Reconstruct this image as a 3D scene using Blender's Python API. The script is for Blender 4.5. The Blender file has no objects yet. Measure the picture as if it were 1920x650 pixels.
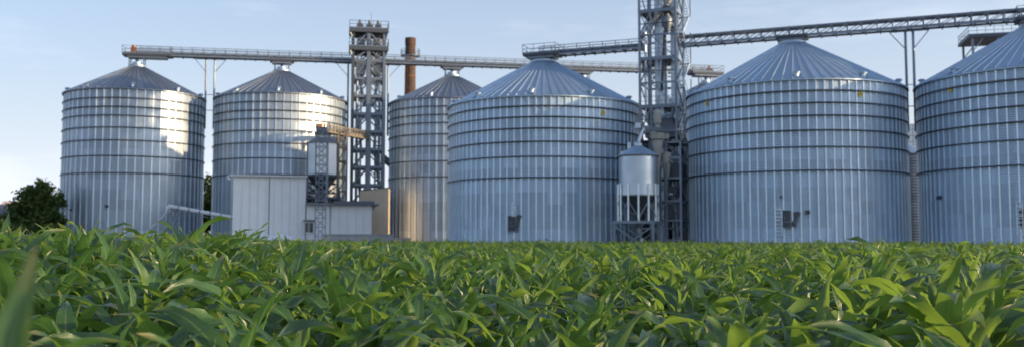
import bpy, math, random
import numpy as np
from mathutils import Vector, Matrix

random.seed(7)
RNG = np.random.default_rng(11)
R_ = math.radians

# ------------------------------------------------------------------ camera
SC = bpy.context.scene
CAM_Z = 1.75
FPX = 1760.0            # focal length in photo pixels (photo 1920 x 650)
HORIZ = 447.0           # photo row of the horizon
PITCH = math.atan((HORIZ - 325.0) / FPX)
cam_d = bpy.data.cameras.new('camera')
cam_d.sensor_width = 36.0
cam_d.lens = 36.0 * FPX / 1920.0
cam_d.clip_start = 0.05
cam_d.clip_end = 9000
cam_d.dof.use_dof = True
cam_d.dof.focus_distance = 7.0
cam_d.dof.aperture_fstop = 2.5
cam = bpy.data.objects.new('camera', cam_d)
SC.collection.objects.link(cam)
cam.location = (0, 0, CAM_Z)
cam.rotation_euler = (math.pi / 2 + PITCH, 0, 0)
SC.camera = cam

# ------------------------------------------------------------------ light
SUN_AZ = R_(76)         # measured from -Y (behind the camera) towards +X (right)
SUN_EL = R_(9.5)
SUN_V = Vector((math.sin(SUN_AZ) * math.cos(SUN_EL), -math.cos(SUN_AZ) * math.cos(SUN_EL), math.sin(SUN_EL)))
world = bpy.data.worlds.new('World')
SC.world = world
world.use_nodes = True
wn = world.node_tree
wn.nodes.clear()
out = wn.nodes.new('ShaderNodeOutputWorld')
bg = wn.nodes.new('ShaderNodeBackground')
sky = wn.nodes.new('ShaderNodeTexSky')
sky.sky_type = 'NISHITA'
sky.sun_disc = False
sky.sun_elevation = SUN_EL
sky.sun_rotation = math.atan2(SUN_V.x, SUN_V.y)
sky.altitude = 100
sky.air_density = 1.0
sky.dust_density = 5.0
sky.ozone_density = 4.0
bg.inputs['Strength'].default_value = 0.15
# a few thin wisps of cloud over the physical sky
tc = wn.nodes.new('ShaderNodeTexCoord')
mp = wn.nodes.new('ShaderNodeMapping')
mp.inputs['Scale'].default_value = (1.0, 1.0, 4.5)
mp.inputs['Location'].default_value = (0.35, 0.2, 0.3)
nz = wn.nodes.new('ShaderNodeTexNoise')
nz.inputs['Scale'].default_value = 2.6
nz.inputs['Detail'].default_value = 7
nz.inputs['Roughness'].default_value = 0.6
cr = wn.nodes.new('ShaderNodeValToRGB')
cr.color_ramp.elements[0].position = 0.53
cr.color_ramp.elements[0].color = (0, 0, 0, 1)
cr.color_ramp.elements[1].position = 0.85
cr.color_ramp.elements[1].color = (0.5, 0.5, 0.5, 1)
mx = wn.nodes.new('ShaderNodeMix')
mx.data_type = 'RGBA'
mx.inputs[7].default_value = (3.15, 3.4, 3.8, 1)
wn.links.new(tc.outputs['Generated'], mp.inputs['Vector'])
wn.links.new(mp.outputs['Vector'], nz.inputs['Vector'])
wn.links.new(nz.outputs['Fac'], cr.inputs['Fac'])
# thin high haze, thicker along the long slanting path near the horizon
sep = wn.nodes.new('ShaderNodeSeparateXYZ')
wn.links.new(tc.outputs['Generated'], sep.inputs[0])


def wmath(op, a, b):
    n = wn.nodes.new('ShaderNodeMath')
    n.operation = op
    for i, v in enumerate((a, b)):
        if isinstance(v, (int, float)):
            n.inputs[i].default_value = v
        else:
            wn.links.new(v, n.inputs[i])
    return n.outputs[0]


zz_ = wmath('MAXIMUM', sep.outputs['Z'], 0.02)
ex_ = wmath('POWER', math.e, wmath('DIVIDE', -0.12, zz_))
hz_ = wmath('SUBTRACT', 1.0, ex_)
tot_ = wmath('MINIMUM', wmath('ADD', hz_, wmath('MULTIPLY', cr.outputs['Color'], 0.8)), 0.97)
wn.links.new(tot_, mx.inputs[0])
wn.links.new(sky.outputs['Color'], mx.inputs[6])
wn.links.new(mx.outputs[2], bg.inputs['Color'])
wn.links.new(bg.outputs['Background'], out.inputs['Surface'])

sun_d = bpy.data.lights.new('sun', 'SUN')
sun_d.energy = 3.4
sun_d.angle = R_(0.6)
sun_d.color = (1.0, 0.74, 0.44)
sun = bpy.data.objects.new('sun', sun_d)
SC.collection.objects.link(sun)
sun.rotation_euler = SUN_V.to_track_quat('Z', 'Y').to_euler()

SC.view_settings.view_transform = 'Standard'
SC.view_settings.look = 'None'
SC.view_settings.gamma = 1
SC.view_settings.exposure = 1.05
SC.view_settings.use_curve_mapping = False

# ------------------------------------------------------------------ pixel helpers
CP, SP = math.cos(PITCH), math.sin(PITCH)


def ray(px, py):
    a = (px - 960.0) / FPX
    b = (325.0 - py) / FPX
    return Vector((a, CP - b * SP, SP + b * CP))


def at(px, py, Y):
    """point on the pixel's ray at ground distance Y along the view axis"""
    v = ray(px, py)
    return Vector((0, 0, CAM_Z)) + v * (Y / v.y)


# ------------------------------------------------------------------ materials
MATS = {}


def new_mat(name):
    m = bpy.data.materials.new(name)
    m.use_nodes = True
    nt = m.node_tree
    return m, nt, nt.nodes['Principled BSDF']


def link(nt, a, b):
    nt.links.new(a, b)


def metal(name, col, rough, metallic=1.0, var=0.10, corr=0.0, streak=0.0, stain=(0.5, 0.5, 0.5), course=0.0, rvar=0.12):
    m, nt, b = new_mat(name)
    N = nt.nodes
    oi = N.new('ShaderNodeObjectInfo')
    tco = N.new('ShaderNodeTexCoord')
    # per sheet variation
    mr = N.new('ShaderNodeMapRange')
    mr.inputs[3].default_value = 1 - var
    mr.inputs[4].default_value = 1 + var
    link(nt, oi.outputs['Random'], mr.inputs[0])
    # every course of sheets came from its own batch: one tone per course
    sl = N.new('ShaderNodeSeparateXYZ')
    link(nt, oi.outputs['Location'], sl.inputs[0])
    wno = N.new('ShaderNodeTexWhiteNoise')
    wno.noise_dimensions = '1D'
    link(nt, sl.outputs['Z'], wno.inputs['W'])
    mc = N.new('ShaderNodeMapRange')
    mc.inputs[3].default_value = 1 - course
    mc.inputs[4].default_value = 1 + course
    link(nt, wno.outputs['Value'], mc.inputs[0])
    mul = N.new('ShaderNodeMath')
    mul.operation = 'MULTIPLY'
    link(nt, mr.outputs[0], mul.inputs[0])
    link(nt, mc.outputs[0], mul.inputs[1])
    # vertical streaks and blotches of weathering
    mpn = N.new('ShaderNodeMapping')
    mpn.inputs['Scale'].default_value = (2.2, 2.2, 0.22)
    geo = N.new('ShaderNodeNewGeometry')
    link(nt, geo.outputs['Position'], mpn.inputs['Vector'])
    n1 = N.new('ShaderNodeTexNoise')
    n1.inputs['Scale'].default_value = 1.0
    n1.inputs['Detail'].default_value = 5
    n1.inputs['Roughness'].default_value = 0.65
    link(nt, mpn.outputs['Vector'], n1.inputs['Vector'])
    r1 = N.new('ShaderNodeMapRange')
    r1.inputs[1].default_value = 0.35
    r1.inputs[2].default_value = 0.75
    r1.inputs[3].default_value = 0.0
    r1.inputs[4].default_value = streak
    link(nt, n1.outputs['Fac'], r1.inputs[0])
    vm = N.new('ShaderNodeVectorMath')
    vm.operation = 'SCALE'
    vm.inputs[0].default_value = col[:3]
    link(nt, mul.outputs[0], vm.inputs['Scale'])
    mixn = N.new('ShaderNodeMix')
    mixn.data_type = 'RGBA'
    link(nt, r1.outputs[0], mixn.inputs[0])
    link(nt, vm.outputs[0], mixn.inputs[6])
    mixn.inputs[7].default_value = (*stain, 1)
    link(nt, mixn.outputs[2], b.inputs['Base Color'])
    n2 = N.new('ShaderNodeTexNoise')
    n2.inputs['Scale'].default_value = 0.9
    n2.inputs['Detail'].default_value = 4
    link(nt, geo.outputs['Position'], n2.inputs['Vector'])
    r2 = N.new('ShaderNodeMapRange')
    r2.inputs[1].default_value = 0.3
    r2.inputs[2].default_value = 0.7
    r2.inputs[3].default_value = rough - rvar / 2
    r2.inputs[4].default_value = rough + rvar / 2
    link(nt, n2.outputs['Fac'], r2.inputs[0])
    link(nt, r2.outputs[0], b.inputs['Roughness'])
    b.inputs['Metallic'].default_value = metallic
    if corr > 0:
        sx = N.new('ShaderNodeSeparateXYZ')
        link(nt, geo.outputs['Position'], sx.inputs[0])
        mm = N.new('ShaderNodeMath')
        mm.operation = 'MULTIPLY'
        mm.inputs[1].default_value = 2 * math.pi / 0.20
        link(nt, sx.outputs['Z'], mm.inputs[0])
        sn = N.new('ShaderNodeMath')
        sn.operation = 'SINE'
        link(nt, mm.outputs[0], sn.inputs[0])
        bp = N.new('ShaderNodeBump')
        bp.inputs['Strength'].default_value = 1.0
        bp.inputs['Distance'].default_value = corr
        link(nt, sn.outputs[0], bp.inputs['Height'])
        link(nt, bp.outputs['Normal'], b.inputs['Normal'])
    MATS[name] = m
    return m


def painted(name, col, rough=0.6, var=0.12, scale=1.5, bump=0.0, spec=0.4):
    m, nt, b = new_mat(name)
    N = nt.nodes
    geo = N.new('ShaderNodeNewGeometry')
    n1 = N.new('ShaderNodeTexNoise')
    n1.inputs['Scale'].default_value = scale
    n1.inputs['Detail'].default_value = 6
    n1.inputs['Roughness'].default_value = 0.65
    link(nt, geo.outputs['Position'], n1.inputs['Vector'])
    r1 = N.new('ShaderNodeMapRange')
    r1.inputs[1].default_value = 0.3
    r1.inputs[2].default_value = 0.7
    r1.inputs[3].default_value = 1 - var
    r1.inputs[4].default_value = 1 + var
    link(nt, n1.outputs['Fac'], r1.inputs[0])
    vm = N.new('ShaderNodeVectorMath')
    vm.operation = 'SCALE'
    vm.inputs[0].default_value = col[:3]
    link(nt, r1.outputs[0], vm.inputs['Scale'])
    link(nt, vm.outputs[0], b.inputs['Base Color'])
    b.inputs['Roughness'].default_value = rough
    b.inputs['Specular IOR Level'].default_value = spec
    if bump > 0:
        bp = N.new('ShaderNodeBump')
        bp.inputs['Strength'].default_value = 0.6
        bp.inputs['Distance'].default_value = bump
        link(nt, n1.outputs['Fac'], bp.inputs['Height'])
        link(nt, bp.outputs['Normal'], b.inputs['Normal'])
    MATS[name] = m
    return m


metal('silo_sheet', (0.52, 0.65, 0.78), 0.60, var=0.09, course=0.10, corr=0.012, streak=0.35, stain=(0.40, 0.49, 0.57))
metal('roof_sheet', (0.42, 0.54, 0.66), 0.52, var=0.06, streak=0.3, stain=(0.38, 0.41, 0.46))
metal('old_sheet', (0.50, 0.575, 0.65), 0.56, var=0.10, course=0.10, corr=0.012, streak=0.45, stain=(0.38, 0.42, 0.46))
metal('old_roof', (0.30, 0.345, 0.41), 0.52, var=0.08, streak=0.35, stain=(0.24, 0.26, 0.29))
metal('stiffener_steel', (0.78, 0.86, 0.93), 0.40, var=0.05, streak=0.2, stain=(0.5, 0.53, 0.57))
metal('ring_steel', (0.20, 0.215, 0.24), 0.5, var=0.05, streak=0.4, stain=(0.12, 0.12, 0.13))
metal('frame_steel', (0.22, 0.26, 0.32), 0.5, metallic=0.7, var=0.12, streak=0.4, stain=(0.15, 0.16, 0.18))
metal('dark_steel', (0.10, 0.115, 0.14), 0.55, metallic=0.7, var=0.12, streak=0.4, stain=(0.10, 0.10, 0.10))
metal('bin_sheet', (0.50, 0.58, 0.66), 0.42, var=0.04, streak=0.2, stain=(0.5, 0.53, 0.57))
painted('white_cladding', (0.86, 0.87, 0.88), 0.45, 0.05, 0.6)
painted('beige_cladding', (0.60, 0.50, 0.38), 0.55, 0.06, 0.6)
painted('cream_paint', (0.38, 0.37, 0.33), 0.5, 0.10, 1.0)
painted('tan_mesh', (0.22, 0.19, 0.155), 0.6, 0.18, 1.5)
painted('grey_roof', (0.22, 0.23, 0.25), 0.6, 0.12, 0.8)
painted('trim', (0.13, 0.145, 0.17), 0.5, 0.1, 1.0)
painted('rusty_brick', (0.085, 0.048, 0.034), 0.85, 0.35, 0.9, 0.02)
painted('rust', (0.24, 0.12, 0.06), 0.8, 0.3, 1.5)
painted('orange_paint', (0.42, 0.16, 0.04), 0.5, 0.1, 2.0)
painted('yellow_paint', (0.80, 0.55, 0.04), 0.5, 0.05, 2.0)
painted('black_paint', (0.02, 0.02, 0.02), 0.5, 0.1, 2.0)
painted('concrete', (0.36, 0.36, 0.37), 0.85, 0.15, 0.8, 0.01)
painted('tarp', (0.72, 0.73, 0.76), 0.55, 0.06, 0.9)
painted('plaster_pink', (0.52, 0.42, 0.36), 0.8, 0.1, 0.6)
painted('house_roof', (0.10, 0.10, 0.12), 0.7, 0.15, 0.6)
painted('glass', (0.03, 0.035, 0.04), 0.1, 0.05, 1.0, spec=0.6)
painted('bark', (0.09, 0.065, 0.045), 0.9, 0.25, 3.0, 0.02)
painted('soil', (0.105, 0.075, 0.052), 0.95, 0.30, 1.3, 0.05)
painted('gravel', (0.26, 0.25, 0.235), 0.95, 0.25, 3.0, 0.03)


def foliage(name, c_dark, c_light, c_trans, trans=0.35, rough=0.45, spec=0.45, pos_scale=1.2, corn=False):
    m, nt, b = new_mat(name)
    N = nt.nodes
    geo = N.new('ShaderNodeNewGeometry')
    n1 = N.new('ShaderNodeTexNoise')
    n1.inputs['Scale'].default_value = pos_scale
    n1.inputs['Detail'].default_value = 4
    n1.inputs['Roughness'].default_value = 0.7
    link(nt, geo.outputs['Position'], n1.inputs['Vector'])
    r1 = N.new('ShaderNodeMapRange')
    r1.inputs[1].default_value = 0.32
    r1.inputs[2].default_value = 0.68
    oi = N.new('ShaderNodeObjectInfo')
    ad = N.new('ShaderNodeMath')
    ad.operation = 'MULTIPLY_ADD'
    ad.inputs[1].default_value = 0.22
    ad.inputs[2].default_value = -0.11
    link(nt, oi.outputs['Random'], ad.inputs[0])
    sm_ = N.new('ShaderNodeMath')
    link(nt, n1.outputs['Fac'], sm_.inputs[0])
    link(nt, ad.outputs[0], sm_.inputs[1])
    link(nt, sm_.outputs[0], r1.inputs[0])
    mixn = N.new('ShaderNodeMix')
    mixn.data_type = 'RGBA'
    link(nt, r1.outputs[0], mixn.inputs[0])
    mixn.inputs[6].default_value = (*c_dark, 1)
    mixn.inputs[7].default_value = (*c_light, 1)
    colout = mixn.outputs[2]
    tr = N.new('ShaderNodeBsdfTranslucent')
    tr.inputs['Color'].default_value = (*c_trans, 1)
    if corn:
        uv = N.new('ShaderNodeUVMap')
        uv.uv_map = 'UVMap'
        sp = N.new('ShaderNodeSeparateXYZ')
        link(nt, uv.outputs['UV'], sp.inputs[0])
        # pale midrib along u = 0.5
        d = N.new('ShaderNodeMath')
        d.operation = 'SUBTRACT'
        d.inputs[1].default_value = 0.5
        link(nt, sp.outputs['X'], d.inputs[0])
        ab = N.new('ShaderNodeMath')
        ab.operation = 'ABSOLUTE'
        link(nt, d.outputs[0], ab.inputs[0])
        rr = N.new('ShaderNodeMapRange')
        rr.inputs[1].default_value = 0.02
        rr.inputs[2].default_value = 0.07
        rr.inputs[3].default_value = 0.45
        rr.inputs[4].default_value = 0.0
        link(nt, ab.outputs[0], rr.inputs[0])
        # fine parallel veins
        wv = N.new('ShaderNodeMath')
        wv.operation = 'MULTIPLY'
        wv.inputs[1].default_value = 150.0
        link(nt, sp.outputs['X'], wv.inputs[0])
        sn = N.new('ShaderNodeMath')
        sn.operation = 'SINE'
        link(nt, wv.outputs[0], sn.inputs[0])
        bp = N.new('ShaderNodeBump')
        bp.inputs['Strength'].default_value = 0.35
        bp.inputs['Distance'].default_value = 0.002
        link(nt, sn.outputs[0], bp.inputs['Height'])
        link(nt, bp.outputs['Normal'], b.inputs['Normal'])
        # leaf bases paler and yellower, lifted further to paint in pale sheath highlights
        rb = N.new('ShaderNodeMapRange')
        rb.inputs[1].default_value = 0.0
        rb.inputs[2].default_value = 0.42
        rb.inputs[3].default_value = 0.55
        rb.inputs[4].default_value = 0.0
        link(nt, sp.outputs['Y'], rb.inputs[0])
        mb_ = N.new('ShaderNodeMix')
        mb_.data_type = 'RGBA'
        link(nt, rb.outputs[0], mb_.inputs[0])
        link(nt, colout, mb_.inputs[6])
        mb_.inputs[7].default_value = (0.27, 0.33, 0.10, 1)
        m2 = N.new('ShaderNodeMix')
        m2.data_type = 'RGBA'
        link(nt, rr.outputs[0], m2.inputs[0])
        link(nt, mb_.outputs[2], m2.inputs[6])
        m2.inputs[7].default_value = (0.22, 0.28, 0.12, 1)
        tp = N.new('ShaderNodeMapRange')
        tp.inputs[1].default_value = 0.90
        tp.inputs[2].default_value = 1.02
        tp.inputs[3].default_value = 0.0
        tp.inputs[4].default_value = 0.8
        ts = N.new('ShaderNodeMath')
        ts.operation = 'MULTIPLY_ADD'
        ts.inputs[1].default_value = 0.16
        link(nt, oi.outputs['Random'], ts.inputs[0])
        link(nt, sp.outputs['Y'], ts.inputs[2])
        sb_ = N.new('ShaderNodeMath')
        sb_.operation = 'SUBTRACT'
        sb_.inputs[1].default_value = 0.08
        link(nt, ts.outputs[0], sb_.inputs[0])
        link(nt, sb_.outputs[0], tp.inputs[0])
        m3 = N.new('ShaderNodeMix')
        m3.data_type = 'RGBA'
        link(nt, tp.outputs[0], m3.inputs[0])
        link(nt, m2.outputs[2], m3.inputs[6])
        m3.inputs[7].default_value = (0.24, 0.20, 0.07, 1)
        colout = m3.outputs[2]
    link(nt, colout, b.inputs['Base Color'])
    b.inputs['Roughness'].default_value = rough
    b.inputs['Specular IOR Level'].default_value = spec
    ms = N.new('ShaderNodeMixShader')
    ms.inputs[0].default_value = trans
    link(nt, b.outputs[0], ms.inputs[1])
    link(nt, tr.outputs[0], ms.inputs[2])
    link(nt, ms.outputs[0], N['Material Output'].inputs['Surface'])
    MATS[name] = m
    return m


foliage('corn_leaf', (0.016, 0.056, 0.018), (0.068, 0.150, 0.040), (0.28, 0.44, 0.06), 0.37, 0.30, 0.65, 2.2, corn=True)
foliage('tree_leaf', (0.018, 0.045, 0.012), (0.060, 0.10, 0.026), (0.10, 0.17, 0.02), 0.25, 0.6, 0.3, 0.8)
foliage('tree_leaf_light', (0.045, 0.085, 0.014), (0.11, 0.15, 0.03), (0.16, 0.22, 0.03), 0.3, 0.6, 0.3, 0.8)


# ------------------------------------------------------------------ mesh helpers
COL = SC.collection


def link_obj(o, parent=None):
    COL.objects.link(o)
    if parent is not None:
        o.parent = parent
    return o


class MB:
    """collects shapes, links them as one mesh object"""

    def __init__(self):
        self.v = []
        self.f = []
        self.sm = []

    def add(self, vs, fs, smooth=False):
        k = len(self.v)
        self.v += [tuple(p) for p in vs]
        self.f += [tuple(i + k for i in q) for q in fs]
        self.sm += [smooth] * len(fs)
        return self

    def box(self, c, s, rz=0.0):
        cx, cy, cz = c
        hx, hy, hz = s[0] / 2, s[1] / 2, s[2] / 2
        ca, sa = math.cos(rz), math.sin(rz)
        vs = []
        for z in (-hz, hz):
            for x, y in ((-hx, -hy), (hx, -hy), (hx, hy), (-hx, hy)):
                vs.append((cx + x * ca - y * sa, cy + x * sa + y * ca, cz + z))
        return self.add(vs, [(3, 2, 1, 0), (4, 5, 6, 7), (0, 1, 5, 4), (1, 2, 6, 5), (2, 3, 7, 6), (3, 0, 4, 7)])

    def beam(self, a, b, w, h=None):
        h = h or w
        a, b = Vector(a), Vector(b)
        t = (b - a).normalized()
        up = Vector((0, 0, 1)) if abs(t.z) < 0.95 else Vector((0, 1, 0))
        s = t.cross(up).normalized()
        u = s.cross(t).normalized()
        vs = []
        for p in (a, b):
            for x, y in ((-1, -1), (1, -1), (1, 1), (-1, 1)):
                vs.append(p + s * (x * w / 2) + u * (y * h / 2))
        return self.add(vs, [(3, 2, 1, 0), (4, 5, 6, 7), (0, 1, 5, 4), (1, 2, 6, 5), (2, 3, 7, 6), (3, 0, 4, 7)])

    def tube(self, a, b, r0, r1=None, n=10, caps=True):
        r1 = r0 if r1 is None else r1
        a, b = Vector(a), Vector(b)
        t = (b - a).normalized()
        up = Vector((0, 0, 1)) if abs(t.z) < 0.95 else Vector((1, 0, 0))
        s = t.cross(up).normalized()
        u = s.cross(t).normalized()
        vs = []
        for p, r in ((a, r0), (b, r1)):
            for i in range(n):
                q = 2 * math.pi * i / n
                vs.append(p + s * (r * math.cos(q)) + u * (r * math.sin(q)))
        self.add(vs, [(i, (i + 1) % n, n + (i + 1) % n, n + i) for i in range(n)], True)
        if caps:
            self.add(vs[:n], [tuple(range(n - 1, -1, -1))])
            self.add(vs[n:], [tuple(range(n))])
        return self

    def lathe(self, prof, n=24, c=(0, 0, 0), smooth=True, a0=0.0):
        k = len(prof)
        vs = []
        for r, z in prof:
            for i in range(n):
                q = a0 + 2 * math.pi * i / n
                vs.append((c[0] + r * math.cos(q), c[1] + r * math.sin(q), c[2] + z))
        fs = []
        for j in range(k - 1):
            for i in range(n):
                fs.append((j * n + i, j * n + (i + 1) % n, (j + 1) * n + (i + 1) % n, (j + 1) * n + i))
        return self.add(vs, fs, smooth)

    def mesh(self, name, mat):
        me = bpy.data.meshes.new(name)
        me.from_pydata(self.v, [], self.f)
        me.polygons.foreach_set('use_smooth', self.sm)
        me.materials.append(MATS[mat])
        me.update()
        return me

    def build(self, name, mat, parent=None):
        return link_obj(bpy.data.objects.new(name, self.mesh(name, mat)), parent)


def inst(name, me, parent, loc=(0, 0, 0), rot=(0, 0, 0), scale=None):
    o = bpy.data.objects.new(name, me)
    o.location = loc
    o.rotation_euler = rot
    if scale is not None:
        o.scale = scale
    return link_obj(o, parent)


def tag(o, label, cat, group=None, kind=None):
    o['label'] = label
    o['category'] = cat
    if group:
        o['group'] = group
    if kind:
        o['kind'] = kind
    return o


def thing(name, label, cat, loc=(0, 0, 0), rz=0.0, group=None):
    o = bpy.data.objects.new(name, None)
    o.empty_display_size = 0.3
    o.location = loc
    o.rotation_euler = (0, 0, rz)
    COL.objects.link(o)
    return tag(o, label, cat, group)


def one(name, mat, parent, fn):
    m = MB()
    fn(m)
    return m.build(name, mat, parent)


def part_beam(name, mat, parent, a, b, w, h=None):
    return MB().beam(a, b, w, h).build(name, mat, parent)


def part_tube(name, mat, parent, a, b, r0, r1=None, n=10):
    return MB().tube(a, b, r0, r1, n).build(name, mat, parent)


def part_box(name, mat, parent, c, s, rz=0.0):
    return MB().box(c, s, rz).build(name, mat, parent)


def railing(parent, pts, h=1.05, step=1.5, mat='frame_steel', closed=False, name='railing', t=0.05):
    m = MB()
    seq = list(pts) + ([pts[0]] if closed else [])
    for a, b in zip(seq[:-1], seq[1:]):
        a, b = Vector(a), Vector(b)
        n = max(1, int((b - a).length / step))
        for i in range(n + 1):
            p = a.lerp(b, i / n)
            m.beam(p, p + Vector((0, 0, h)), t)
        for z in (h, h * 0.52):
            m.beam(a + Vector((0, 0, z)), b + Vector((0, 0, z)), t)
        m.beam(a + Vector((0, 0, 0.08)), b + Vector((0, 0, 0.08)), 0.02, 0.14)
    return m.build(name, mat, parent)


# ------------------------------------------------------------------ terrain
def sstep(a, b, x):
    t = np.clip((x - a) / (b - a), 0, 1)
    return t * t * (3 - 2 * t)


def ground_z(x, y):
    """gentle swell of the field on the left"""
    x = np.asarray(x, float)
    y = np.asarray(y, float)
    s = x / np.maximum(y, 1.0)
    return -0.22 * sstep(20, 55, y) * (1 - sstep(0.10, 0.30, -s)) * (1 - sstep(66, 78, y)) + 0.30 * sstep(0.02, 0.40, -s) * sstep(5, 13, y) * (1 - sstep(45, 90, y))


def build_ground():
    xs = np.concatenate([[-4000, -2000, -1000, -500, -250, -150], np.arange(-110, 111, 2.0), [150, 250, 500, 1000, 2000, 4000]])
    ys = np.concatenate([[-4000, -1500, -500, -150, -50, -20, -8], np.arange(-4, 131, 2.0), [160, 250, 500, 1000, 2000, 5000]])
    X, Y = np.meshgrid(xs, ys)
    Z = ground_z(X, Y)
    nx, ny = len(xs), len(ys)
    v = np.stack([X, Y, Z], -1).reshape(-1, 3)
    f = [(j * nx + i, j * nx + i + 1, (j + 1) * nx + i + 1, (j + 1) * nx + i) for j in range(ny - 1) for i in range(nx - 1)]
    m = MB()
    m.add(v.tolist(), f, True)
    o = m.build('ground', 'soil')
    o['kind'] = 'structure'


build_ground()

# ------------------------------------------------------------------ layout of the two silo rows
U = Vector((0.930, -0.3675, 0))      # along the front row, to the right and nearer
V = Vector((0.3675, 0.930, 0))       # away from the camera
ROW_RZ = math.atan2(U.y, U.x)
S4 = Vector((3.7, 108.9, 0))
S5 = Vector((29.8, 98.6, 0))
S6 = S5 + U * 22.9
S7 = S6 + U * 23.4  # assumed silo out of view, added to cast shade along the row
RU = Vector((0.984, 0.177, 0))       # along the rear row, to the right and farther
RV = Vector((-0.177, 0.984, 0))
REAR_RZ = math.atan2(RU.y, RU.x)
T1 = Vector((-51.9, 128.6, 0))
T2 = T1 + RU * 19.5
T3 = T1 + RU * 43.8
T4 = T3 + RU * 19.7
T5 = T4 + RU * 19.6

# gravel yard round the silos: from the field's far edge backwards
yA = S5 - V * 14.5
yard = MB()
pl = yA - U * 140
pr = yA + U * 110
yard.add([(pl.x, pl.y, 0.012), (pr.x, pr.y, 0.012), (pr.x + V.x * 160, pr.y + V.y * 160, 0.012), (pl.x + V.x * 160, pl.y + V.y * 160, 0.012)], [(0, 1, 2, 3)])
yard.build('yard_pavement', 'gravel')['kind'] = 'structure'


# ------------------------------------------------------------------ silos
def arc_panel(Rr, da, h, n=4, lap=0.005):
    """one curved wall sheet, axis at origin, lower edge lapping over the sheet below"""
    m = MB()
    g = 0.006 / Rr
    prof = ((Rr - 0.03, 0.0), (Rr + lap, 0.0), (Rr, h - 0.006), (Rr - 0.03, h - 0.006))
    qs = [-da / 2 + g + (da - 2 * g) * k / n for k in range(n + 1)]
    for j in range(3):
        vs = []
        for q in qs:
            for r, z in (prof[j], prof[j + 1]):
                vs.append((r * math.cos(q), r * math.sin(q), z))
        m.add(vs, [(2 * k, 2 * k + 2, 2 * k + 3, 2 * k + 1) for k in range(n)], j == 1)
    for q, fl in ((qs[0], (0, 1, 2, 3)), (qs[-1], (3, 2, 1, 0))):
        m.add([(r * math.cos(q), r * math.sin(q), z) for r, z in prof], [fl])
    return m


def roof_panel(Rr, n, z0, z1, rtop):
    """one roof sheet with a raised seam along one edge"""
    da = 2 * math.pi / n
    re = Rr + 0.28
    zs = z0 - 0.28 * (z1 - z0) / (Rr - rtop)
    vs, fs = [], []
    K = 4
    for i in range(K + 1):
        t = i / K
        r = re + (rtop - re) * t
        z = zs + (z1 - zs) * t
        wr = min(0.09, r * da * 0.3)
        e = wr / r
        hgt = 0.085 * (1 - 0.45 * t)
        for q, dz in ((-da / 2, 0), (-da / 2 + e * 0.25, hgt), (-da / 2 + e, hgt), (-da / 2 + e * 1.25, 0), (da / 2, 0)):
            vs.append((r * math.cos(q), r * math.sin(q), z + dz))
    for i in range(K):
        a, b = i * 5, (i + 1) * 5
        for j in range(4):
            fs.append((a + j + 1, a + j, b + j, b + j + 1)[::-1])
    # turned-down lip at the eave
    k = len(vs)
    for q in (-da / 2, da / 2):
        vs.append((re * math.cos(q), re * math.sin(q), zs - 0.10))
    fs.append((0, 4, k + 1, k)[::-1])
    return MB().add(vs, fs)


class SiloKind:
    def __init__(self, Rr, eave, apex, ncol, nrow, nstiff, nroof, rings, rtop, sheet='silo_sheet', roof='roof_sheet'):
        self.sheet = sheet
        self.R, self.eave, self.apex, self.ncol, self.nrow = Rr, eave, apex, ncol, nrow
        self.nstiff, self.nroof, self.rings, self.rtop = nstiff, nroof, rings, rtop
        self.h = eave / nrow
        da = 2 * math.pi / ncol
        self.panel = arc_panel(Rr, da, self.h).mesh('wall_sheet', sheet)
        m = MB()
        # hat-section stiffener, heavier in the lower half
        zs = eave * 0.5
        m.box((Rr + 0.065, 0, zs / 2), (0.12, 0.095, zs))
        m.box((Rr + 0.050, 0, (zs + eave) / 2 + 0.002), (0.085, 0.080, eave - zs))
        m.box((Rr + 0.016, 0, eave / 2), (0.014, 0.13, eave - 0.01))
        self.stiff = m.mesh('stiffener', 'stiffener_steel')
        m = MB()
        n = 96
        pr = []
        for i in range(9):
            q = 2 * math.pi * i / 8
            pr.append((Rr + 0.165 + 0.06 * math.cos(q), 0.075 * math.sin(q)))
        m.lathe(pr, n)
        self.ring = m.mesh('wind_ring', 'ring_steel')
        m = MB()
        m.lathe([(Rr - 0.02, -0.16), (Rr + 0.13, -0.16), (Rr + 0.17, -0.02), (Rr + 0.13, 0.05), (Rr - 0.02, 0.05)], n, smooth=False)
        self.eave_ring = m.mesh('eave_ring', 'ring_steel')
        self.roofp = roof_panel(Rr, nroof, eave + 0.12, apex, rtop).mesh('roof_sheet', roof)
        m = MB()
        m.lathe([(rtop + 0.10, apex - 0.12), (rtop + 0.12, apex + 0.16), (rtop * 0.62, apex + 0.34), (rtop * 0.60, apex + 0.62), (0.001, apex + 0.66)], 24, smooth=False)
        self.cap = m.mesh('roof_cap', 'roof_sheet')
        m = MB()
        m.lathe([(Rr + 0.35, 0.0), (Rr + 0.35, 0.22), (Rr - 0.4, 0.23)], 96, smooth=False)
        self.foot = m.mesh('foundation_ring', 'concrete')
        # roof vent: short neck with a hooded cap, set along +X on the slope
        m = MB()
        m.lathe([(0.22, -0.20), (0.22, 0.20), (0.36, 0.18), (0.37, 0.24), (0.26, 0.36), (0.001, 0.40)], 10, smooth=False)
        self.vent = m.mesh('roof_vent', 'roof_sheet')


FRONT = SiloKind(11.0, 16.8, 22.35, 44, 13, 88, 72, [1.15, 2.30, 3.50, 4.90, 6.45, 8.65], 1.35)
REAR = SiloKind(9.0, 21.1, 25.4, 28, 16, 56, 56, [1.30, 2.45, 3.55, 5.10, 6.75, 8.75, 10.95], 1.05, 'old_sheet', 'old_roof')


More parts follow.
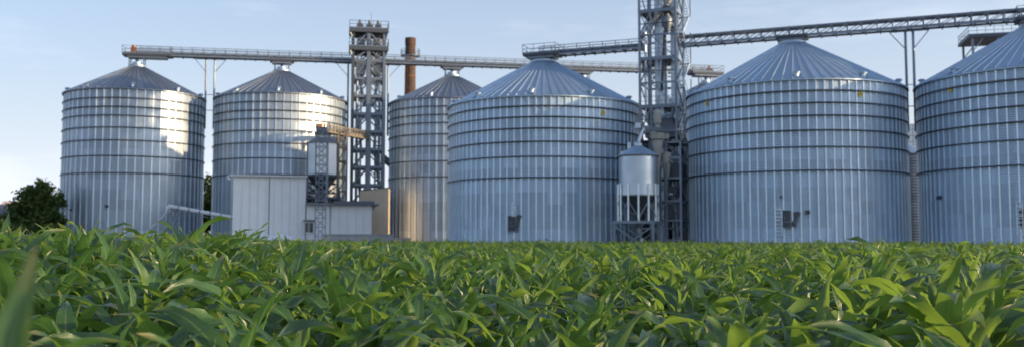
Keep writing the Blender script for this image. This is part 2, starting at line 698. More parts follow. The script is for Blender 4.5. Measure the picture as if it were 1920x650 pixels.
def make_silo(K, c, label, signs=(), detail=True, vents=10, v0=0.3):
    root = thing('grain_silo', label, 'silo', (c.x, c.y, 0), 0.0, 'corrugated grain silos')
    inst('foundation_ring', K.foot, root)
    cam_a = math.atan2(-c.y, -c.x)
    da = 2 * math.pi / K.ncol
    half = math.radians(86)
    if detail:
        back = MB()
        for k in range(K.ncol):
            a = (k + 0.5) * da
            d = (a - cam_a + math.pi) % (2 * math.pi) - math.pi
            if abs(d) < half:
                for j in range(K.nrow):
                    off = 0.0
                    inst('wall_sheet', K.panel, root, (0, 0, 0.20 + j * (K.eave - 0.2) / K.nrow), (0, 0, a + off), (1, 1, (K.eave - 0.2) / K.eave))
            else:
                n = 3
                vs = []
                for i in range(n + 1):
                    q = a - da / 2 + da * i / n
                    vs += [(K.R * math.cos(q), K.R * math.sin(q), 0.2), (K.R * math.cos(q), K.R * math.sin(q), K.eave)]
                back.add(vs, [(2 * i, 2 * i + 2, 2 * i + 3, 2 * i + 1) for i in range(n)], True)
        # a closed inner skin behind the sheets
        inner = MB().lathe([(K.R - 0.035, 0.2), (K.R - 0.035, K.eave)], 96)
        inner.add(back.v, back.f, True)
        inner.build('rear_wall', K.sheet, root)
        for k in range(K.nstiff):
            inst('stiffener', K.stiff, root, (0, 0, 0.21), (0, 0, (k + 0.5) * 2 * math.pi / K.nstiff), (1, 1, (K.eave - 0.25) / K.eave))
    else:
        MB().lathe([(K.R, 0.2), (K.R, K.eave)], 96).build('wall', K.sheet, root)
    for dz in K.rings:
        inst('wind_ring', K.ring, root, (0, 0, K.eave - dz))
    inst('eave_ring', K.eave_ring, root, (0, 0, K.eave))
    for k in range(K.nroof):
        inst('roof_sheet', K.roofp, root, rot=(0, 0, k * 2 * math.pi / K.nroof))
    inst('roof_cap', K.cap, root)
    slope = (K.apex - K.eave) / (K.R - K.rtop)
    for k in range(vents):
        a = v0 + 2 * math.pi * k / vents
        r = K.R * 0.955
        inst('roof_vent', K.vent, root, (r * math.cos(a), r * math.sin(a), K.eave + (K.R - r) * slope + 0.18), (0, 0, a))
    for px, py in signs:
        a, z = wall_hit(K, c, px, py)
        m = MB()
        m.box((K.R + 0.125, 0, 0), (0.03, 0.38, 0.44))
        o = m.build('sign_plate', 'yellow_paint', root)
        o.location = (0, 0, z)
        o.rotation_euler = (0, 0, a)
        m = MB()   # dark figure on the plate
        m.box((K.R + 0.143, 0, 0.02), (0.004, 0.10, 0.26))
        m.box((K.R + 0.143, 0.09, -0.08), (0.004, 0.07, 0.06))
        g = m.build('sign_mark', 'black_paint', o)
        o['label'] = 'yellow sign plate high on the silo wall'
    return root


def wall_hit(K, c, px, py):
    """angle round the silo and height where a pixel's ray first meets the wall"""
    v = ray(px, py)
    d = Vector((v.x, v.y))
    l = d.length
    u = d / l
    cc = Vector((c.x, c.y))
    b = u.dot(cc)
    disc = max(0.0, b * b - (cc.length_squared - K.R ** 2))
    t = b - math.sqrt(disc)
    p = u * t
    return math.atan2(p.y - c.y, p.x - c.x), CAM_Z + v.z * t / l


def wall_kit(K, c, root):
    def place(o, a, z):
        o.location = (0, 0, z)
        o.rotation_euler = (0, 0, a)
        return o
    return place


silo4 = make_silo(FRONT, S4, 'broad steel silo left of the tall front tower, behind the small hopper bin', [(1130, 212)], v0=0.16)
silo5 = make_silo(FRONT, S5, 'broad steel silo just right of the tall front tower, with ladder and hatch', [(1327, 194), (1612, 177)], v0=0.05)
silo6 = make_silo(FRONT, S6, 'broad steel silo cut off by the right edge of the picture', [(1783, 168)], v0=0.35)
silo7 = make_silo(FRONT, S7, 'broad steel silo assumed next in the front row, unseen beyond the right edge, added for its shade', detail=False, vents=0)
silo1 = make_silo(REAR, T1, 'tall narrow silo farthest left, at the end of the rear row beside the tree', vents=9, v0=0.15)
silo2 = make_silo(REAR, T2, 'tall narrow silo rising behind the white clad shed', vents=9, v0=0.02)
silo3 = make_silo(REAR, T3, 'tall narrow silo beside the brick chimney, half hidden by the broad silo', vents=9, v0=0.25)
silo8 = make_silo(REAR, T4, 'rear silo hidden behind the broad silo, only its roof hub showing', detail=False, vents=0)
silo9 = make_silo(REAR, T5, 'rear silo mostly hidden behind the tower, a sliver of roof showing', detail=False, vents=0)


def hatch_set(K, c, root, px, py_top, py_bot, w_px, ladder=None, chute=None):
    """man hatch with frame, ladder and small chute box on the silo wall"""
    a, z1 = wall_hit(K, c, px, py_top)
    _, z0 = wall_hit(K, c, px, py_bot)
    dist = math.hypot(c.x, c.y) - K.R
    w = w_px / FPX * dist
    h = z1 - z0
    o = MB()
    o.box((K.R + 0.16, 0, 0), (0.16, w, h))
    d = o.build('hatch', 'dark_steel', root)
    d.location = (0, 0, (z0 + z1) / 2)
    d.rotation_euler = (0, 0, a)
    m = MB()
    for s in (-1, 1):
        m.box((K.R + 0.22, s * (w / 2 + 0.04), 0), (0.30, 0.07, h + 0.16))
        m.box((K.R + 0.22, 0, s * (h / 2 + 0.04)), (0.30, w + 0.02, 0.08))
    m.box((K.R + 0.28, 0, -h * 0.18), (0.12, w * 0.9, 0.09))
    m.build('hatch_frame', 'frame_steel', d)
    MB().box((K.R + 0.262, -w * 0.28, 0.1), (0.05, 0.06, 0.3)).build('handle', 'frame_steel', d)
    if ladder:
        lx, ly0, ly1, lw = ladder
        la, lz1 = wall_hit(K, c, lx, ly0)
        _, lz0 = wall_hit(K, c, lx, ly1)
        ww = lw / FPX * dist
        m = MB()
        for s in (-1, 1):
            m.beam((K.R + 0.42, s * ww / 2, lz0), (K.R + 0.42, s * ww / 2, lz1), 0.06)
            for z in (lz0 + 0.1, (lz0 + lz1) / 2, lz1 - 0.1):
                m.beam((K.R, s * ww / 2, z), (K.R + 0.42, s * ww / 2, z), 0.05)
        n = int((lz1 - lz0) / 0.32)
        for i in range(n + 1):
            z = lz0 + (lz1 - lz0) * i / n
            m.beam((K.R + 0.42, -ww / 2, z), (K.R + 0.42, ww / 2, z), 0.045)
        for z in (lz0 + 0.35, (lz0 + lz1) / 2 + 0.2, lz1):
            # cage hoops
            pts = [(K.R + 0.42 + 0.55 * math.sin(q), -ww / 2 * math.cos(q) * 1.15, z) for q in np.linspace(0, math.pi, 7)]
            for p, q in zip(pts[:-1], pts[1:]):
                m.beam(p, q, 0.055)
        o = m.build('ladder', 'stiffener_steel', root)
        o.rotation_euler = (0, 0, la)
    if chute:
        cx, cy0, cy1, cw = chute
        ca, cz1 = wall_hit(K, c, cx, cy0)
        _, cz0 = wall_hit(K, c, cx, cy1)
        m = MB()
        cwm = cw / FPX * dist
        m.beam((K.R + 0.1, 0.25, cz1), (K.R + 0.35, -0.25, cz0 + 0.15), cwm * 0.35, 0.3)
        m.box((K.R + 0.2, 0.0, cz1 - 0.15), (0.3, cwm * 0.8, 0.35))
        m.box((K.R + 0.3, -0.22, cz0 + 0.05), (0.4, cwm * 0.6, 0.28))
        o = m.build('sampling_chute', 'dark_steel', root)
        o.rotation_euler = (0, 0, ca)


hatch_set(FRONT, S5, silo5, 1475, 395, 425, 12, (1461, 392, 440, 11), (1493, 397, 422, 12))
hatch_set(FRONT, S4, silo4, 962, 405, 432, 14, (966, 381, 405, 7), (972, 403, 425, 10))
hatch_set(FRONT, S6, silo6, 1921, 392, 425, 12, (1913, 378, 440, 9), None)
a_, z_ = wall_hit(FRONT, S5, 1465, 369)
o_ = MB().box((11.22, 0, 0), (0.25, 0.2, 0.2)).build('sensor_box', 'dark_steel', silo5)
o_.location.z = z_
o_.rotation_euler.z = a_
for px_, py_, sl, cc, KK in ((201, 386, silo1, T1, REAR), (1514, 397, silo5, S5, FRONT), (1763, 370, silo6, S6, FRONT)):
    a_, z_ = wall_hit(KK, cc, px_, py_)
    o_ = MB().box((KK.R + 0.15, 0, 0), (0.25, 0.42, 0.35)).build('junction_box', 'dark_steel', sl)
    o_.location.z = z_
    o_.rotation_euler.z = a_


# ------------------------------------------------------------------ conveyor bridges
def bridge(label, p0, p1, zb, group, h=1.05, w=1.3, bay=1.45, rail=1.0, solid=0.42, mat='frame_steel'):
    """truss bridge with an enclosed trough, lattice sides, walkway and railing"""
    p0, p1 = Vector(p0), Vector(p1)
    d = p1 - p0
    L = d.length
    root = thing('conveyor_bridge', label, 'conveyor', (p0.x, p0.y, zb), math.atan2(d.y, d.x), group)
    # enclosed conveyor trough on top
    m = MB().box((L / 2, 0, h + solid / 2 - 0.05), (L, w * 0.55, solid))
    n = int(L / 2.9)
    for i in range(n + 1):
        m.box((L * i / n, 0, h + solid / 2 - 0.05), (0.09, w * 0.55 + 0.08, solid + 0.08))
    m.build('trough', 'trim', root)
    part_box('walkway', 'dark_steel', root, (L / 2, 0, 0.16), (L - 0.02, w - 0.12, 0.06))
    for s in (-1, 1):
        y = s * w / 2
        part_beam('bottom_chord', mat, root, (0, y, 0.0), (L, y, 0.0), 0.13, 0.20)
        part_beam('top_chord', mat, root, (0, y, h), (L, y, h), 0.11, 0.15)
        nb = max(1, int(round(L / bay)))
        for i in range(nb + 1):
            x = L * i / nb
            part_beam('post', mat, root, (x, y, 0.08), (x, y, h - 0.05), 0.10)
            if i < nb:
                part_beam('brace', mat, root, (x + 0.05, y, 0.1), (L * (i + 1) / nb - 0.05, y, h - 0.08), 0.07)
    cb = MB().box((0, 0, -0.13), (0.12, w + 0.2, 0.14)).mesh('cross_beam', 'dark_steel')
    for i in range(int(L / bay) + 1):
        inst('cross_beam', cb, root, (min(L - 0.1, i * bay + 0.4), 0, 0))
    if rail:
        m = MB()
        for s in (-1, 1):
            y = s * (w / 2 + 0.02)
            nb = int(L / 1.45)
            for i in range(nb + 1):
                x = L * i / nb
                m.beam((x, y, h), (x, y, h + rail), 0.07)
            for z in (0.52 * rail, rail):
                m.beam((0, y, h + z), (L, y, h + z), 0.07)
        m.build('railing', mat, root)
    return root


def hub_platform(parent_c, z0, z1, label, size=(3.0, 2.6), rz=0.0, rails=True, motor=None):
    """service platform over a silo's apex on short legs"""
    root = thing('hub_platform', label, 'platform', (parent_c.x, parent_c.y, z0), rz, 'service platforms over the silo roofs')
    h = z1 - z0
    part_box('deck', 'dark_steel', root, (0, 0, h), (size[0], size[1], 0.28))
    part_box('deck_edge', 'frame_steel', root, (0, 0, h - 0.28), (size[0] * 0.8, size[1] * 0.8, 0.28))
    lx0 = -1.4 if motor and motor[0] < -1 else 0.0
    if h > 0.5:
        for sx in (-1, 1):
            for sy in (-1, 1):
                part_beam('leg', 'frame_steel', root, (lx0 + sx * 0.95, sy * 0.55, -0.6), (lx0 + sx * 0.95, sy * 0.55, h - 0.4), 0.13)
        part_tube('inlet_pipe', 'frame_steel', root, (-1.4 if motor and motor[0] < -1 else 0, 0, -0.1), (-1.4 if motor and motor[0] < -1 else 0, 0, h - 0.4), 0.22)
    if rails:
        x, y = size[0] / 2, size[1] / 2
        railing(root, [(-x, -y, h + 0.14), (x, -y, h + 0.14), (x, y, h + 0.14), (-x, y, h + 0.14)], closed=True, step=1.1)
    if motor:
        m = MB().box((motor[0], 0, h + 0.14 + motor[1] / 2), (0.7, 0.7, motor[1]))
        m.tube((motor[0], 0, h + 0.14 + motor[1]), (motor[0], 0, h + 0.45 + motor[1]), 0.22)
        m.build('drive_motor', motor[2], root)
    return root


TW = (S4 + S5) * 0.5            # front tower
RT = (T2 + T3) * 0.5            # rear tower
ZF = 23.05                      # underside of the front conveyor
ZR = 27.05                      # underside of the rear conveyor
bridge('short lattice conveyor bridge from the broad middle silo to the tall tower', S4 - U * 0.3, TW - U * 2.1, ZF, 'lattice conveyor bridges', h=0.42, solid=0.22, rail=0.62, bay=1.2)
bridge('long lattice conveyor bridge from the tall tower over the right-hand silos', TW + U * 2.1, S6 + U * 3.0, ZF, 'lattice conveyor bridges', h=0.95, solid=0.24, rail=0.0)
bridge('thin conveyor bridge from the far left silo to the rear tower', T1, RT - RU * 2.3, ZR, 'lattice conveyor bridges', h=0.40, w=1.2, bay=1.4, solid=0.2, rail=0.78)
bridge('thin conveyor bridge running behind the broad silo from the rear tower', RT + RU * 2.3, T5 + RU * 1.0, ZR, 'lattice conveyor bridges', h=0.40, w=1.2, bay=1.4, solid=0.2, rail=0.78)

hub_platform(S4 - U * 0.1, 22.9, 23.1, 'railed platform on the roof of the broad middle silo', (4.0, 2.8), ROW_RZ)
hub_platform(S5, 22.9, 23.0, 'platform under the conveyor on the silo right of the tower', (3.2, 2.6), ROW_RZ, False)
hub_platform(S6, 22.9, 23.0, 'platform on the roof of the rightmost silo', (3.6, 2.8), ROW_RZ, True, (0.8, 0.7, 'frame_steel'))
hub_platform(T1 + RU * 1.4, 25.9, 27.0, 'railed platform with orange motor over the far left silo', (6.4, 2.0), REAR_RZ, True, (-1.9, 1.0, 'orange_paint'))
for c_, l_ in ((T2, 'platform over the silo behind the white shed'), (T3, 'platform over the silo beside the chimney'), (T4, 'platform of the hidden rear silo behind the broad silo roof')):
    hub_platform(c_, 25.9, 26.85, l_, (3.3, 1.8), REAR_RZ, False)
hub_platform(T5, 25.9, 27.0, 'railed end platform with motor just right of the tall tower', (5.0, 2.2), REAR_RZ, True, (0.6, 0.8, 'rust'))


def support(label, base, zt, zb, gap, rz, reach, spread=1.5, mat='frame_steel', wall=None):
    """pair of posts carrying a conveyor, fixed to the silo walls"""
    root = thing('conveyor_support', label, 'support', (base.x, base.y, 0), rz, 'post pairs under the conveyors')
    for s in (-1, 1):
        x = s * gap / 2
        part_tube('post', mat, root, (x, 0, zb), (x, 0, zt), 0.13, n=8)
        part_beam('brace', mat, root, (x, 0, zt - 1.9), (x + s * spread, 0, zt - 0.05), 0.08)
        part_beam('bracket', mat, root, (x, 0, zb + 0.3), (x + s * reach, 0.0, zb + 0.3), 0.12)
    for z in (zb + 2.6, zb + 4.8):
        part_beam('tie', mat, root, (-gap / 2, 0, z), (gap / 2, 0, z), 0.08)
    part_beam('cap_beam', mat, root, (-gap / 2 - spread, 0, zt - 0.0), (gap / 2 + spread, 0, zt - 0.0), 0.16)
    return root


support('pair of posts between the two leftmost silos', (T1 + T2) * 0.5, ZR - 0.22, 17.0, 1.15, REAR_RZ, 0.7)
support('pair of posts between the two rightmost silos', (S5 + S6) * 0.5, ZF - 0.22, 12.5, 0.72, ROW_RZ, 0.4)
# single posts either side of the rear tower
for q_, l_, s_ in ((T2 + RU * 9.3, 'single post beside the silo behind the white shed', 1), (T3 - RU * 9.3, 'single post on the left side of the silo by the chimney', -1)):
    r_ = thing('conveyor_support', l_, 'support', (q_.x, q_.y, 0), REAR_RZ, 'post pairs under the conveyors')
    part_tube('post', 'frame_steel', r_, (0, 0, 16.5), (0, 0, ZR - 0.2), 0.13, n=8)
    part_beam('brace', 'frame_steel', r_, (0, 0, ZR - 2.1), (-s_ * 1.7, 0, ZR - 0.2), 0.08)
    part_beam('bracket', 'frame_steel', r_, (0, 0, 16.9), (-s_ * 0.5, 0, 16.9), 0.12)
    part_beam('cap_beam', 'frame_steel', r_, (-1.8, 0, ZR - 0.2), (1.8, 0, ZR - 0.2), 0.14)


# ------------------------------------------------------------------ elevator towers
def front_tower():
    root = thing('elevator_tower', 'tall open steel tower with stairs, cut off by the top edge', 'tower', (TW.x, TW.y, 0), ROW_RZ, 'elevator towers')
    hx, hy = 2.0, 2.2
    top = 35.2
    st = 'frame_steel'
    xs = (-hx, -0.75, hx)
    for x in xs:
        for y in (-hy, hy):
            part_beam('column', st, root, (x, y, 0), (x, y, top), 0.24 if x != -0.75 else 0.18)
    dz = 2.65
    levels = [0.2 + dz * k for k in range(1, 14)]
    for k, z in enumerate(levels):
        for y in (-hy, hy):
            part_beam('beam', st, root, (-hx, y, z), (hx, y, z), 0.17, 0.22)
            part_beam('beam', 'dark_steel', root, (-hx, y, z + 1.3), (hx, y, z + 1.3), 0.10) if k % 2 == 0 else None
        for x in (-hx, hx):
            part_beam('beam', st, root, (x, -hy, z), (x, hy, z), 0.15, 0.20)
        zp = z - dz
        for y in (-hy, hy):
            if k % 2:
                part_beam('brace', st, root, (-hx, y, zp), (-0.75, y, z), 0.11)
                part_beam('brace', st, root, (-0.75, y, zp), (-hx, y, z), 0.11)
            else:
                part_beam('brace', st, root, (-0.75, y, z), (hx, y, zp), 0.11)
        for x in (-hx, hx):
            part_beam('brace', st, root, (x, -hy, zp if k % 2 else z), (x, hy, z if k % 2 else zp), 0.11)
        # grating floors
        if z > 8 and k % 2 == 1 or z > 26:
            part_box('floor_grating', 'dark_steel', root, (-0.5, 0.6, z + 0.12), (3.4, 3.4, 0.05))
            railing(root, [(-hx, -hy, z + 0.11), (hx, -hy, z + 0.11)], step=1.5)
        # zigzag stair on the right side
        s = 1 if k % 2 else -1
        m = MB()
        a = Vector((hx + 0.15, -s * (hy - 0.3), zp))
        b = Vector((hx + 0.15, s * (hy - 0.3), z))
        for o in (0, 0.6):
            m.beam(a + Vector((o, 0, 0)), b + Vector((o, 0, 0)), 0.06, 0.24)
            m.beam(a + Vector((o, 0, 0.95)), b + Vector((o, 0, 0.95)), 0.05)
        for i in range(1, 11):
            p = a.lerp(b, i / 11)
            m.box((p.x + 0.3, p.y, p.z), (0.58, 0.26, 0.04))
        m.box((hx + 0.45, s * (hy - 0.1), z), (0.75, 0.6, 0.06))
        m.build('stair_flight', 'stiffener_steel', root)
        part_beam('stair_post', st, root, (hx + 0.8, -s * hy, zp), (hx + 0.8, -s * hy, z + 0.9), 0.10)
    # bucket elevator trunks
    for x, y in ((-0.35, -0.9), (0.18, -0.9), (-0.35, 1.0), (0.18, 1.0), (1.2, 0.2), (1.65, 0.2)):
        m = MB().box((x, y, top / 2 + 0.2), (0.40, 0.46, top - 1.0))
        for i in range(13):
            m.box((x, y, 1.5 + i * 2.65), (0.48, 0.54, 0.09))
        m.build('elevator_trunk', 'bin_sheet', root)
    for y in (-0.9, 1.0):
        m = MB().box((-0.08, y, top + 0.3), (1.3, 0.8, 1.1))
        m.tube((-0.08, y - 0.45, top + 0.8), (-0.08, y + 0.45, top + 0.8), 0.62, n=14)
        m.build('elevator_head', 'frame_steel', root)
        part_box('elevator_boot', 'dark_steel', root, (-0.08, y, 0.5), (1.4, 0.8, 1.0))
    # spouts from the heads to the conveyors: one cream, the rest steel
    for a, b, r, mt in (((-0.1, -1.5, 29.2), (1.9, -1.9, 31.6), 0.2, 'frame_steel'),
                        ((-0.9, -1.7, 25.2), (1.3, -1.5, 28.0), 0.26, 'cream_paint'),
                        ((-1.3, -1.7, 24.2), (-0.7, -1.7, 25.6), 0.34, 'bin_sheet'),
                        ((0.2, -1.2, 18.0), (0.7, -1.5, 24.6), 0.16, 'dark_steel'),
                        ((-2.0, -1.3, 24.0), (-0.9, -1.5, 25.6), 0.2, 'dark_steel'),
                        ((1.0, -1.2, 25.6), (2.7, -0.6, 23.9), 0.22, 'frame_steel'),
                        ((-1.4, -2.0, 14.5), (-1.4, -2.0, 25.0), 0.13, 'bin_sheet'),
                        ((0.9, -1.6, 13.2), (1.7, -1.6, 16.4), 0.22, 'frame_steel'),
                        ((-0.8, -2.0, 16.0), (0.6, -2.0, 13.0), 0.2, 'frame_steel')):
        part_tube('spout', mt, root, a, b, r, n=10)
    m = MB().lathe([(0.15, 0), (0.6, 0.9), (0.6, 1.5), (0.3, 1.9), (0.3, 2.0)], 14, (0.9, -1.4, 24.4))
    m.build('distributor', 'frame_steel', root)
    m = MB().box((1.0, -1.6, 26.9), (0.8, 0.7, 0.6))
    m.tube((1.0, -2.1, 27.0), (1.0, -1.2, 27.0), 0.28)
    m.build('gear_motor', 'dark_steel', root)
    m = MB().box((-1.55, -1.8, 20.6), (0.5, 0.4, 1.1))
    m.build('control_box', 'rust', root)
    # machines low in the tower
    m = MB()
    m.box((0.3, -0.9, 13.4), (3.6, 2.4, 1.3))
    m.box((0.7, -1.2, 14.5), (1.6, 1.4, 0.9))
    m.tube((-1.4, -1.9, 13.3), (1.9, -1.9, 13.3), 0.35)
    m.build('grain_cleaner', 'trim', root)
    # dark sheet cladding behind the lower part, widened left to hide the bright sky
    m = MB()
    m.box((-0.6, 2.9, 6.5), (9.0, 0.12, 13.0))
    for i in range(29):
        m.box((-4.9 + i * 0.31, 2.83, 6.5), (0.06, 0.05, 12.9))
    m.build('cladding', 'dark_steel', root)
    return root


front_tower()


def rear_tower():
    root = thing('elevator_tower', 'steel lattice tower with railed platforms, left of the brick chimney', 'tower', (RT.x, RT.y, 0), REAR_RZ, 'elevator towers')
    st = 'frame_steel'
    hx, hy = 2.2, 2.2
    top = 31.3
    for x in (-hx, 0, hx):
        for y in (-hy, hy):
            part_beam('column', st if x != -hx else 'dark_steel', root, (x, y, 0), (x, y, top), 0.42 if x != 0 else 0.5)
    levels = [24.4 - 2.52 * k for k in range(9, -1, -1)] + [26.95, 28.6, 31.2]
    zp = 0.0
    for k, z in enumerate(levels):
        for y in (-hy, 0, hy):
            part_beam('beam', st, root, (-hx, y, z), (hx, y, z), 0.25, 0.38)
        for x in (-hx, hx):
            part_beam('beam', st, root, (x, -hy, z), (x, hy, z), 0.2, 0.28)
        for y in (-hy, hy):
            s = 1 if k % 2 else -1
            part_beam('brace', st, root, (-hx * s, y, zp), (0, y, z), 0.17)
            part_beam('brace', st, root, (hx * s, y, zp), (0, y, z), 0.17)
        if k % 2 == 0 and z < 24:
            part_box('floor_grating', 'dark_steel', root, (0, 0.5, z + 0.2), (3.8, 3.0, 0.07))
        zp = z
    for z in (28.6, 31.2):
        e = 2.75
        part_box('platform_deck', 'dark_steel', root, (0, 0, z + 0.25), (2 * e, 2 * e, 0.12))
        m = MB()
        for i in range(7):
            x = -e + 0.1 + i * (2 * e - 0.2) / 6
            m.beam((x, -e, z + 0.1), (x, e, z + 0.1), 0.14, 0.2)
        m.build('deck_joists', 'dark_steel', root)
        part_box('toe_board', 'dark_steel', root, (0, -e, z + 0.0), (2 * e, 0.06, 0.5))
        for s in (-1, 1):
            part_beam('knee_brace', st, root, (s * hx, -hy, z - 1.3), (s * e, -e + 0.1, z), 0.12)
        railing(root, [(-e, -e, z + 0.31), (e, -e, z + 0.31), (e, e, z + 0.31), (-e, e, z + 0.31)], closed=True, step=1.1, t=0.07)
    # three bucket elevators
    for x in (-1.25, 0.1, 1.35):
        m = MB()
        for o in (-0.25, 0.25):
            m.box((x + o, 0.2, 15.3), (0.30, 0.42, 30.2))
        for i in range(12):
            m.box((x, 0.2, 1.5 + i * 2.52), (0.9, 0.5, 0.12))
        m.build('elevator_trunk', 'bin_sheet', root)
        m = MB().box((x, 0.2, 32.0), (0.85, 0.7, 1.1))
        m.tube((x, -0.25, 32.35), (x, 0.6, 32.35), 0.5, n=12)
        m.tube((x, 0.2, 32.6), (x, 0.2, 33.3), 0.2)
        m.build('elevator_head', 'dark_steel', root)
    for x in (-1.1, 1.2):
        m = MB().tube((x, -1.6, 29.9), (x, 0.9, 29.9), 0.62, n=14)
        m.box((x, -0.4, 29.2), (0.9, 1.4, 0.5))
        m.build('drive_unit', 'cream_paint' if x > 0 else 'frame_steel', root)
        m = MB().tube((x, -1.8, 25.7), (x, 0.6, 25.7), 0.72, n=14)
        m.build('distributor', 'cream_paint', root)
    for a, b, r in (((0.4, -1.9, 26.9), (1.4, -1.9, 28.5), 0.17), ((0.9, -1.9, 26.9), (1.9, -1.9, 28.5), 0.17), ((1.5, -1.7, 25.0), (0.6, -1.7, 20.4), 0.22),
                    ((-1.4, -1.7, 25.0), (-0.5, -1.7, 20.4), 0.22), ((-1.5, -1.8, 19.8), (-0.8, -1.8, 13.0), 0.2), ((1.4, -1.8, 20.0), (0.8, -1.8, 13.6), 0.2),
                    ((-1.6, -1.5, 13.0), (-0.6, -1.5, 5.0), 0.24), ((1.2, -1.5, 14.0), (1.9, -1.5, 6.0), 0.24), ((-1.6, -1.9, 2.0), (-1.6, -1.9, 24.0), 0.18), ((1.6, -1.9, 4.0), (1.6, -1.9, 21.0), 0.18), ((2.2, 0.2, 13.4), (4.6, 0.3, 11.4), 0.5)):
        part_tube('spout', 'cream_paint' if r == 0.17 else st, root, a, b, r, n=8)
    m = MB()
    m.beam((0.3, -1.9, 30.8), (0.3, -1.9, 34.0), 0.05)
    m.build('lightning_rod', st, root)
    return root


rear_tower()

# ------------------------------------------------------------------ chimney
def chimney():
    c = at(769, 150, 168)
    root = thing('chimney', 'rusty brown brick chimney with a ring walkway, behind the rear conveyor', 'chimney', (c.x, c.y, 0))
    ztop = at(769, 72, 168).z
    m = MB().lathe([(1.35, 0), (0.90, ztop - 0.5)], 20)
    m.build('shaft', 'rusty_brick', root)
    m = MB().lathe([(0.88, ztop - 1.4), (0.98, ztop - 1.3), (0.98, ztop), (0.6, ztop), (0.6, ztop - 3)], 20, smooth=False)
    m.build('cap', 'rusty_brick', root)
    zr = at(769, 106, 168).z
    m = MB().lathe([(0.9, zr), (1.75, zr), (1.75, zr + 0.14), (0.9, zr + 0.14)], 20, smooth=False)
    g = m.build('ring_walkway', 'dark_steel', root)
    m = MB()
    for i in range(12):
        q = 2 * math.pi * i / 12
        q2 = 2 * math.pi * (i + 1) / 12
        p = Vector((1.7 * math.cos(q), 1.7 * math.sin(q), zr + 0.1))
        p2 = Vector((1.7 * math.cos(q2), 1.7 * math.sin(q2), zr + 0.1))
        m.beam(p, p + Vector((0, 0, 1.1)), 0.06)
        for z in (0.55, 1.1):
            m.beam(p + Vector((0, 0, z)), p2 + Vector((0, 0, z)), 0.05)
    m.build('railing', 'dark_steel', g)
    for i in range(11):
        z = 3 + i * 3.1
        r = 1.35 + (0.9 - 1.35) * z / ztop
        MB().lathe([(r - 0.02, z), (r + 0.05, z), (r + 0.05, z + 0.14), (r - 0.02, z + 0.14)], 20, smooth=False).build('iron_band', 'rust', root)
    m = MB()
    for s in (-0.2, 0.2):
        m.beam((s - 0.9, -1.2, 0), (s - 0.6, -0.85, zr), 0.05)
    for i in range(60):
        t = i / 60
        m.beam((-1.1 + 0.3 * t, -1.2 + 0.35 * t, zr * t), (-0.7 + 0.3 * t, -1.2 + 0.35 * t, zr * t), 0.04)
    m.build('ladder', 'rust', root)


chimney()


